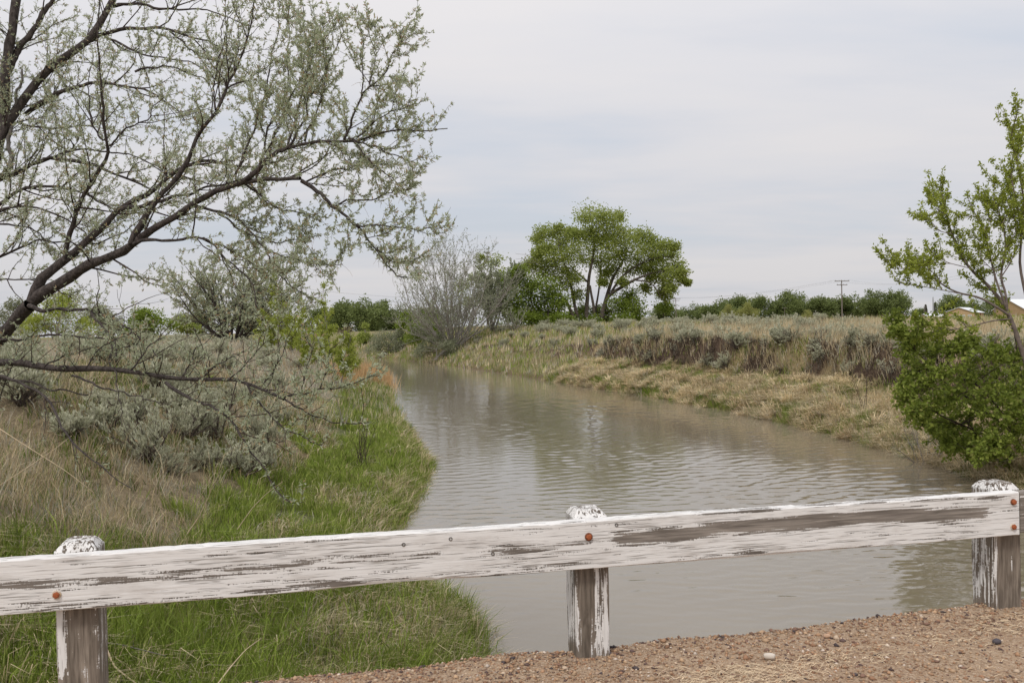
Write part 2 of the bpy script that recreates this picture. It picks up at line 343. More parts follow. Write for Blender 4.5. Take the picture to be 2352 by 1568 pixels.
# ------------------------------------------------------------------ bridge deck and gravel
def deck_pt(u, v, z): p = P1+RD*u+RN*v; return (p[0], p[1], z)    # u along rail, v outward from the posts' centre line
GRAVEL = None
m, t, o = newmat('gravel_bed')
tc = N(t, 'ShaderNodeTexCoord'); vo = N(t, 'ShaderNodeTexVoronoi', inp={'Scale': 95.0}); t.links.new(tc.outputs['Object'], vo.inputs['Vector'])
n = N(t, 'ShaderNodeTexNoise', inp={'Scale': 3.0, 'Detail': 6}); t.links.new(tc.outputs['Object'], n.inputs['Vector'])
sp = N(t, 'ShaderNodeSeparateColor'); t.links.new(vo.outputs['Color'], sp.inputs[0])
c1 = ramp(t, sp.outputs[0], [(0, (.20, .13, .09)), (.35, (.36, .235, .145)), (.75, (.46, .335, .23)), (1, (.56, .45, .34))])
mx = N(t, 'ShaderNodeMix', data_type='RGBA', inp={0: .5}); t.links.new(ramp(t, n.outputs[0], [(.35, (.33, .225, .145)), (.65, (.42, .305, .205))]), mx.inputs[6]); t.links.new(c1, mx.inputs[7])
t.links.new(M(t, 'SUBTRACT', .95, M(t, 'MULTIPLY', n.outputs[0], .8), None, True), mx.inputs[0])
d = N(t, 'ShaderNodeBsdfPrincipled', inp={'Roughness': .92, 'Specular IOR Level': .2}); t.links.new(mx.outputs[2], d.inputs['Base Color'])
b = N(t, 'ShaderNodeBump', inp={'Strength': .8, 'Distance': .012}); t.links.new(vo.outputs['Distance'], b.inputs['Height']); b.invert = True; t.links.new(b.outputs[0], d.inputs['Normal'])
t.links.new(d.outputs[0], o.inputs[0]); GRAVEL = m
mb = MB()
us = np.r_[-60, -30, -12, np.arange(-6, 6.01, .12), 12, 30, 60]; vs = np.r_[np.array([.05, .03, 0, -.06, -.14]), np.arange(-.24, -2.6, -.12), -3.2, -4.5, -6.5]
UU, VV = np.meshgrid(us, vs); zc = DECKZ + (fbm(UU*2.2, VV*2.2, 5)-.5)*.035 + np.where(VV > .04, -.05, np.where(VV > .02, -.012, 0)) + np.clip((UU-1.2)*.03, 0, .04)*np.clip((VV+.5)*2, 0, 1)
pts = np.stack([P1[0]+RD[0]*UU+RN[0]*VV, P1[1]+RD[1]*UU+RN[1]*VV, zc], -1).reshape(-1, 3); nu = len(us); k = (np.arange(len(vs)-1)[:, None]*nu+np.arange(nu-1)[None]).ravel()
mb.add(pts, np.stack([k, k+nu, k+nu+1, k+1], 1))
tag(mb.obj('road', GRAVEL, smooth=True), 'gravel surfaced bridge deck in the lower right foreground', 'road', kind='structure')
TIMBER_DARK = noise_mat('timber_dark', [(.3, (.05, .038, .03)), (.7, (.12, .095, .075))], 6, .9, .5, (.2, 3, 3))
mb = MB()
def obox(u0, u1, v0, v1, z0, z1):
    mb.add([deck_pt(u, v, z) for u in (u0, u1) for v in (v0, v1) for z in (z0, z1)], np.array([(0, 1, 3, 2), (4, 6, 7, 5), (0, 4, 5, 1), (2, 3, 7, 6), (0, 2, 6, 4), (1, 5, 7, 3)]))
obox(-1.6, 12.5, -6.4, .03, DECKZ-.32, DECKZ-.05)
sl_ = mb.obj('bridge_deck', TIMBER_DARK); tag(sl_, 'dark timber deck slab under the gravel of the bridge', 'bridge deck', kind='structure')

# pebbles lying on the deck
ico = np.array([(0, 0, 1)] + [(.894*math.cos(k*1.2566), .894*math.sin(k*1.2566), .447) for k in range(5)] + [(.894*math.cos(k*1.2566+.628), .894*math.sin(k*1.2566+.628), -.447) for k in range(5)] + [(0, 0, -1)])
icf = np.array([(0, 1+k, 1+(k+1) % 5) for k in range(5)] + [(1+k, 6+k, 1+(k+1) % 5) for k in range(5)] + [(1+(k+1) % 5, 6+k, 6+(k+1) % 5) for k in range(5)] + [(6+k, 11, 6+(k+1) % 5) for k in range(5)])
def deckz(u, v): return DECKZ + (fbm(u*2.2, v*2.2, 5)-.5)*.035 + np.where(v > .02, -.012, 0) + np.clip((u-1.2)*.03, 0, .04)*np.clip((v+.5)*2, 0, 1)
nP = 24000
pu = rng.uniform(-2.2, 3.0, nP); pv = .035-rng.random(nP)**1.5*1.7
keep = rng.random(nP) < np.clip(1.1-np.clip((pu-.6)*.2, 0, .45)*np.clip(-pv*1.8, 0, 1)-.25*(fbm(pu*2, pv*2, 77) > .55), .12, 1)
pu, pv = pu[keep], pv[keep]; nP = len(pu)
sz = np.clip(rng.lognormal(-5.32, .45, nP), .0022, .018)
octa = np.array([(1, 0, 0), (0, 1, 0), (-1, 0, 0), (0, -1, 0), (.1, .1, 1), (0, 0, -1)], float); ocf = np.array([(0, 1, 4), (1, 2, 4), (2, 3, 4), (3, 0, 4), (1, 0, 5), (2, 1, 5), (3, 2, 5), (0, 3, 5)])
V = octa[None]*1.15*sz[:, None, None]*(1+rng.uniform(-.28, .28, (nP, 6, 1)))*np.stack([rng.uniform(.8, 1.5, nP), rng.uniform(.7, 1.1, nP), rng.uniform(.45, .8, nP)], 1)[:, None, :]
an = rng.uniform(0, 6.28, nP); ca, sa = np.cos(an)[:, None], np.sin(an)[:, None]
V = np.stack([V[:, :, 0]*ca-V[:, :, 1]*sa, V[:, :, 0]*sa+V[:, :, 1]*ca, V[:, :, 2]], -1)
V += np.stack([P1[0]+RD[0]*pu+RN[0]*pv, P1[1]+RD[1]*pu+RN[1]*pv, deckz(pu, pv)+sz*.25], 1)[:, None]
pal = np.array([1.06, 1.04, 1.04])*np.array([(.36, .22, .13), (.42, .29, .18), (.30, .17, .10), (.50, .39, .28), (.12, .08, .07), (.20, .12, .085), (.56, .48, .40), (.34, .25, .18), (.075, .06, .06)])
pc = pal[rng.choice(len(pal), nP, p=[.22, .2, .14, .1, .08, .1, .04, .09, .03])]*rng.uniform(.75, 1.2, (nP, 1))
PEB = col_mat('pebble_stone', 0.0, .75)
me = mesh_np('pebbles', V.reshape(-1, 3), [(ocf[None]+np.arange(nP)[:, None, None]*6).reshape(-1, 3)], np.repeat(pc, 6, 0), True, PEB)
tag(link('pebbles', me), 'loose brown and tan pebbles covering the bridge deck', 'gravel', kind='stuff')
def big_stone(px, py, s, colr, label, seed):
    g = np.random.default_rng(seed); p = G(px, py, DECKZ+.01)
    V = ico*s*(1+g.uniform(-.2, .2, (12, 1)))*np.array([1.2, .9, .75])
    # one round of subdivision
    Vl = list(map(tuple, V)); cache = {}; F = []
    def mid(a, b):
        k = (min(a, b), max(a, b))
        if k not in cache: cache[k] = len(Vl); q = (np.array(Vl[a])+np.array(Vl[b]))*.55; Vl.append(tuple(q))
        return cache[k]
    for a, b_, c in icf:
        ab, bc, cA = mid(a, b_), mid(b_, c), mid(c, a); F += [(a, ab, cA), (ab, b_, bc), (cA, bc, c), (ab, bc, cA)]
    me = mesh_np('stone', np.array(Vl), [np.array(F)], np.array([colr])*g.uniform(.85, 1.1, (len(Vl), 1)), True, PEB)
    o = link('stone', me); o.location = (p[0], p[1], p[2]+s*.35); tag(o, label, 'stone', 'larger stones on the gravel')
big_stone(1767, 1510, .024, (.62, .55, .47), 'pale cream stone lying on the gravel left of the straw', 1)
big_stone(2289, 1475, .022, (.085, .075, .085), 'dark grey stone lying on the gravel near the right edge', 2)
big_stone(1900, 1462, .018, (.5, .33, .22), 'orange tan stone near the outer edge of the gravel', 3)
# straw bits on the deck
nS = 4500; su = rng.uniform(-.6, 3.0, nS*3); sv = -rng.uniform(.1, 1.5, nS*3)
kk = (fbm(su*1.6+9, sv*2.6, 55)+rng.normal(0, .09, nS*3) > .58) & (sv < -.28-.12*np.sin(su*2)); su, sv = su[kk][:nS], sv[kk][:nS]; nS = len(su)
a = rng.normal(0.2, .8, nS); Ls = rng.uniform(.015, .06, nS)
P = np.zeros((nS, 3, 3)); cxy = np.stack([P1[0]+RD[0]*su+RN[0]*sv, P1[1]+RD[1]*su+RN[1]*sv], 1); dirs = np.stack([np.cos(a), np.sin(a)], 1)
for j, f in enumerate((-.5, 0, .5)): P[:, j, :2] = cxy+dirs*(Ls*f)[:, None]; P[:, j, 2] = deckz(su, sv)+.006+rng.uniform(0, .006, nS)+(.004 if j == 1 else 0)
V, F = tubes(P, np.full((nS, 3), .0011), 3); cc = np.repeat(np.array((.80, .64, .44))*rng.uniform(.7, 1.15, (nS, 1)), 9, 0)
tag(link('straw_litter', mesh_np('straw_litter', V, [F], cc, False, GRASS)), 'pale dry straw scattered over the gravel', 'straw', kind='stuff')

# ------------------------------------------------------------------ railing
def wood_paint(name, vertical=False, seed=0.0, cover=.5, band=None, xgrad=0.0, exposed=None):
    """white paint peeling along the grain over grey weathered wood. Object space: grain along x (rail) or z (post)."""
    m, t, o = newmat(name); tc = N(t, 'ShaderNodeTexCoord'); sp = N(t, 'ShaderNodeSeparateXYZ'); t.links.new(tc.outputs['Object'], sp.inputs[0])
    def nz(st, sc, det=4, dist=0., r=.6):
        mp = N(t, 'ShaderNodeMapping', inp={'Scale': st, 'Location': (seed*3.7, seed*1.3, seed*2.1)}); t.links.new(tc.outputs['Object'], mp.inputs[0])
        n = N(t, 'ShaderNodeTexNoise', inp={'Scale': sc, 'Detail': det, 'Roughness': r, 'Distortion': dist}); t.links.new(mp.outputs[0], n.inputs['Vector']); return n.outputs[0]
    if vertical: grain = nz((1, 1, .06), 70, 3, .4); flake = nz((1, 1, .16), 26, 5, .5); big = nz((1, 1, .35), 6, 4)
    else: grain = nz((.035, 1, 1), 95, 3, .5); flake = nz((.09, 1, 1), 34, 5, .8); big = nz((.16, 1, 1), 9, 4, .6)
    x, z = sp.outputs['X'], sp.outputs['Z']
    cross = nz((1, 1, .5) if not vertical else (.5, .5, 1), 120, 3, .3)
    v = M(t, 'ADD', M(t, 'MULTIPLY', flake, 1.0), M(t, 'MULTIPLY', grain, 1.9)); v = M(t, 'ADD', v, M(t, 'ADD', M(t, 'MULTIPLY', big, .75), M(t, 'MULTIPLY', cross, .5)))
    v = M(t, 'SUBTRACT', v, 2.075)
    bias = M(t, 'ADD', cover, M(t, 'MULTIPLY', x, xgrad))
    if band:
        for zc, wdt, amt, x0, x1 in band:
            wob = M(t, 'MULTIPLY', M(t, 'SUBTRACT', nz((1, 1, 1), 1.1, 2), .5), .07)
            u = M(t, 'DIVIDE', M(t, 'SUBTRACT', M(t, 'ADD', z, wob), zc), wdt); g = M(t, 'SUBTRACT', 1.0, M(t, 'MULTIPLY', u, u), None, True)
            e1 = N(t, 'ShaderNodeMapRange', interpolation_type='SMOOTHSTEP', inp={1: x0, 2: x0+.12, 3: 0, 4: 1}); t.links.new(x, e1.inputs[0])
            e2 = N(t, 'ShaderNodeMapRange', interpolation_type='SMOOTHSTEP', inp={1: x1-.15, 2: x1, 3: 1, 4: 0}); t.links.new(x, e2.inputs[0])
            bias = M(t, 'SUBTRACT', bias, M(t, 'MULTIPLY', M(t, 'MULTIPLY', g, amt), M(t, 'MULTIPLY', e1.outputs[0], e2.outputs[0])))
    if exposed:                                # (x0, x1, z0, z1, amount) painted patches on a post
        for x0, x1, z0, z1, amt in exposed:
            def win(s, a, b, k):
                p = N(t, 'ShaderNodeMapRange', inp={1: a, 2: a+k, 3: 0, 4: 1}); t.links.new(s, p.inputs[0]); q = N(t, 'ShaderNodeMapRange', inp={1: b-k, 2: b, 3: 1, 4: 0}); t.links.new(s, q.inputs[0])
                return M(t, 'MULTIPLY', p.outputs[0], q.outputs[0])
            bias = M(t, 'ADD', bias, M(t, 'MULTIPLY', M(t, 'MULTIPLY', win(x, x0, x1, .02), win(z, z0, z1, .08)), amt))
    v = M(t, 'ADD', v, bias)
    pm = N(t, 'ShaderNodeMapRange', inp={1: -.014, 2: .014, 3: 0, 4: 1}); t.links.new(v, pm.inputs[0])
    crk = nz((1, 1, .03), 150, 2, .3) if vertical else nz((.022, 1, 1), 190, 2, .35)
    ck = N(t, 'ShaderNodeMapRange', inp={1: .60, 2: .66, 3: 1, 4: .25}); t.links.new(crk, ck.inputs[0]); paint = M(t, 'MULTIPLY', pm.outputs[0], ck.outputs[0])
    wc = ramp(t, grain, [(.25, (.13, .112, .098)), (.5, (.235, .208, .185)), (.75, (.36, .325, .29))]) if not vertical else ramp(t, grain, [(.25, (.10, .082, .066)), (.5, (.205, .172, .142)), (.75, (.32, .28, .235))])
    dirt = nz((.3, 1, 1) if not vertical else (1, 1, .3), 14, 5); dm = ramp(t, dirt, [(.3, (.60, .57, .54)), (.48, (.745, .725, .70)), (.8, (.80, .785, .765))])
    wm = N(t, 'ShaderNodeMix', data_type='RGBA', blend_type='MULTIPLY', inp={0: 1.0}); t.links.new(wc, wm.inputs[6]); t.links.new(ramp(t, flake, [(.3, (.55, .53, .50)), (.7, (1.35, 1.33, 1.30))]), wm.inputs[7]); wc = wm.outputs[2]
    mx = N(t, 'ShaderNodeMix', data_type='RGBA'); t.links.new(paint, mx.inputs[0]); t.links.new(wc, mx.inputs[6]); t.links.new(dm, mx.inputs[7])
    d = N(t, 'ShaderNodeBsdfPrincipled', inp={'Roughness': .75, 'Specular IOR Level': .25}); t.links.new(mx.outputs[2], d.inputs['Base Color'])
    h = M(t, 'ADD', M(t, 'MULTIPLY', paint, .7), M(t, 'MULTIPLY', grain, .8)); b = N(t, 'ShaderNodeBump', inp={'Strength': .8, 'Distance': .004}); t.links.new(h, b.inputs['Height']); t.links.new(b.outputs[0], d.inputs['Normal'])
    t.links.new(d.outputs[0], o.inputs[0]); return m
RUST = noise_mat('rust', [(.3, (.20, .045, .018)), (.7, (.42, .13, .05))], 60, .85, .5, bdist=.002)
RUSTW = noise_mat('rusty_washer', [(.35, (.50, .36, .22)), (.7, (.72, .68, .60))], 40, .7, .2, bdist=.001)
RUSTD = noise_mat('rusty_washer_dark', [(.35, (.12, .045, .02)), (.7, (.30, .13, .07))], 60, .8, .2, bdist=.001)
rail_t = thing('bridge_railing', 'peeling white timber railing with three posts along the bridge edge', 'railing', (P1[0], P1[1], DECKZ), RAILA)
PW = .178; SP = 2.44
def post_mesh(seed):
    g = np.random.default_rng(seed); h = PW/2; mb = MB(); Hp = .742
    lev = [(-.12, h, .006), (.1, h, .006), (.3, h+.001, .006), (.5, h, .006), (Hp-.036, h, .008), (Hp-.005, h-.022, .010), (Hp, h-.030, .012)]
    rings = []
    for z, r, c in lev:
        ring = [(r-c, -r), (r, -r+c), (r, r-c), (r-c, r), (-r+c, r), (-r, r-c), (-r, -r+c), (-r+c, -r)]
        rings.append([(x+g.normal(0, .0016), y+g.normal(0, .0016), z+g.normal(0, .002)) for x, y in ring])
    V = np.array(rings).reshape(-1, 3); F = []
    for i in range(len(lev)-1):
        for j in range(8): F.append((i*8+j, i*8+(j+1) % 8, i*8+8+(j+1) % 8, i*8+8+j))
    n = (len(lev)-1)*8
    mb.add(V, [np.array(F), np.array([[n+j for j in range(8)]])]); return mb
pspecs = [(-SP, 11, dict(cover=-.42, seed=1.3, exposed=[(-.12, -.035, .12, .6, .55), (-.2, .2, .64, .8, .66), (.05, .2, .1, .6, .28), (-.12, .1, .42, .6, .12)]), 'weathered grey post with white flakes down its left side'),
          (0, 12, dict(cover=-.30, seed=4.7, exposed=[(.0, .085, 0, .6, .42), (-.12, -.07, .0, .6, .5), (-.2, .2, .64, .8, .48), (-.1, .1, .44, .6, .18)]), 'half painted middle post flaking in vertical streaks'),
          (SP, 13, dict(cover=-.55, seed=8.2, exposed=[(-.14, -.055, 0, .6, .50), (-.2, .2, .64, .8, .68), (.01, .05, .22, .4, .45)]), 'grey brown end post with one small white paint chip'),
          (-2*SP, 14, dict(cover=-.3, seed=6.1), 'weathered post left of the frame')]
for u, sd_, kw, lab in pspecs[:3]:
    p = post_mesh(sd_).obj('post', wood_paint('post_paint_%d' % sd_, True, **kw), rail_t); p.location = (u, .0, 0); p['label'] = lab
def rail_board(x0, x1, z0, z1, thick, seed, wane, mat, yoff):
    g = np.random.default_rng(seed); n = int((x1-x0)/.03); xs = np.linspace(x0, x1, n); L = []
    f = -(PW/2+.003)+yoff
    for x in xs:
        wob = .0025*math.sin(x*2.1+seed)+.0015*math.sin(x*5.3+1)+g.normal(0, .0005)
        tb = z0+wob; wn_ = 0
        for c, wd, a in wane: wn_ += a*math.exp(-((x-c)/wd)**2)
        tt = z1+.0025*math.sin(x*3.1)+g.normal(0, .0009)
        c = .006+g.uniform(0, .002)
        L.append([(x, f-thick, tb+max(0, wn_)+.004), (x, f-thick+c, tb+wn_*.3), (x, f-c, tb), (x, f, tb+c), (x, f, tt-c), (x, f-c, tt), (x, f-thick+c, tt-.001), (x, f-thick, tt-c)])
    V = np.array(L).reshape(-1, 3); mb = MB(); k = 8
    F = [(i*k+j, i*k+(j+1) % k, (i+1)*k+(j+1) % k, (i+1)*k+j) for i in range(n-1) for j in range(k)]
    mb.add(V, [np.array(F)[:, ::-1], np.array([list(range(8)), [(n-1)*8+7-j for j in range(8)]])]); return mb
def rail_uv(px, py):                            # pixel on the rail's front face -> rail coordinates
    v = -(PW/2+.071); d = ray(px, py); p0 = np.array([P1[0]+RN[0]*v, P1[1]+RN[1]*v]); nn = RN
    s = ((p0-CAM[:2])@nn)/(d[:2]@nn); q = CAM+d*s
    return float((q[:2]-P1)@RD), float(q[2]-DECKZ)
RAIL_END = rail_uv(2341, 1180)[0]
RZ0, RZ1 = .462, .706
ra_m = wood_paint('rail_paint', False, seed=2.0, cover=.36, band=[(.612, .05, .80, .04, SP-.10), (.585, .032, .38, -6, .12), (.485, .03, .20, -6, 1.0), (.70, .014, .3, .4, SP)])
rb = rail_board(-3.7, RAIL_END, RZ0, RZ1, .068, 3, [(-.95, .30, .022), (-.8, .04, -.01), (.9, .5, .012), (-2.1, .3, -.006)], ra_m, 0).obj('rail_board', ra_m, rail_t)
rb['label'] = 'long white rail board with a bare grey grain streak'
rb2_m = wood_paint('rail_paint_next', False, seed=9.0, cover=-.28)
rb2 = rail_board(RAIL_END+.008, SP+4.9, RZ0+.012, RZ1-.004, .066, 8, [], rb2_m, 0).obj('rail_board', rb2_m, rail_t); rb2['label'] = 'bare grey end of the next rail board'
def bolt(u, z, wr, hr, wm, seed):
    mb = MB(); y = -(PW/2+.003)-.068
    a = np.arange(20)*2*math.pi/20
    def disc(r0, r1, y0, y1, n, rot=0):
        a = np.arange(n)*2*math.pi/n+rot
        V = np.vstack([np.stack([r0*np.cos(a), np.full(n, y0), r0*np.sin(a)], 1), np.stack([r1*np.cos(a), np.full(n, y1), r1*np.sin(a)], 1)])
        return V, [np.array([(j, (j+1) % n, n+(j+1) % n, n+j) for j in range(n)]), np.array([[n+j for j in range(n)]])]
    w_ = MB(); w_.add(*disc(wr, wr*.93, y+.002, y-.0045, 20)); wo_ = w_.obj('washer', wm)
    b_ = MB(); b_.add(*disc(hr, hr, y-.004, y-.013, 6, seed)); b_.add(*disc(hr, hr*.7, y-.013, y-.016, 6, seed)); bo = b_.obj('bolt', RUST, rb)
    wo_.parent = rb
    for q in (wo_, bo): q.location = (u, 0, z)
for (px, py, wr, hr, wm, sd_) in [(130, 1365, .021, .0145, RUSTW, .3), (1352, 1232, .021, .0155, RUSTD, .1), (2327, 1152, .018, .015, RUSTD, .5), (2327, 1209, .019, .0145, RUSTW, .2)]:
    u, z = rail_uv(px, py); bolt(u, z, wr, hr, wm, sd_)
NAILM = noise_mat('nail_steel', [(.3, (.05, .045, .04)), (.7, (.16, .14, .12))], 80, .6)
for px, py in [(927, 1250), (1035, 1237), (1132, 1271), (1416, 1205)]:
    u, z = rail_uv(px, py); a = np.arange(12)*2*math.pi/12; y = -(PW/2+.003)-.068
    V = np.vstack([np.stack([r*np.cos(a), np.full(12, yy), r*np.sin(a)], 1) for r, yy in ((.0095, y+.001), (.009, y-.003), (.006, y-.003), (.0055, y+.0005))])
    F = np.array([(i*12+j, i*12+(j+1) % 12, (i+1)*12+(j+1) % 12, (i+1)*12+j) for i in range(3) for j in range(12)])
    w_ = MB(); w_.add(V, F); q = w_.obj('nail', NAILM, rb); q.location = (u, 0, z)
# ------------------------------------------------------------------ leafy trees
def dpx(z, ox, oy, s): return [(ox+a*s, oy+b*s) + tuple(c) for a, b, *c in z]
def limb_pts(pts, Y0, Y1, K=26):
    n = len(pts); P = np.array([W(x, y, Y0+(Y1-Y0)*i/max(1, n-1)) for i, (x, y) in enumerate(pts)]); return resample(P, K)
def stuff(o): o['kind'] = 'stuff'; return o
def foliage_obj(name, pos, d, L, Wd, mat, parent, rg, shape=.45):
    V, F = leaves(pos, d, L, Wd, rg, shape); return stuff(link(name, mesh_np(name, V-np.array(parent.location), [F], None, False, mat), parent))
def tube_obj(name, P, R, S, mat, parent, smooth=True):
    if name in ('stem', 'dead_branch'):
        for i in range(len(P)): V, F = tubes(P[i:i+1], R[i:i+1], S); link(name, mesh_np(name, V-np.array(parent.location), [F], None, smooth, mat), parent)
        return
    V, F = tubes(P, R, S); o = link(name, mesh_np(name, V-np.array(parent.location), [F], None, smooth, mat), parent)
    return stuff(o) if len(P) > 1 else o

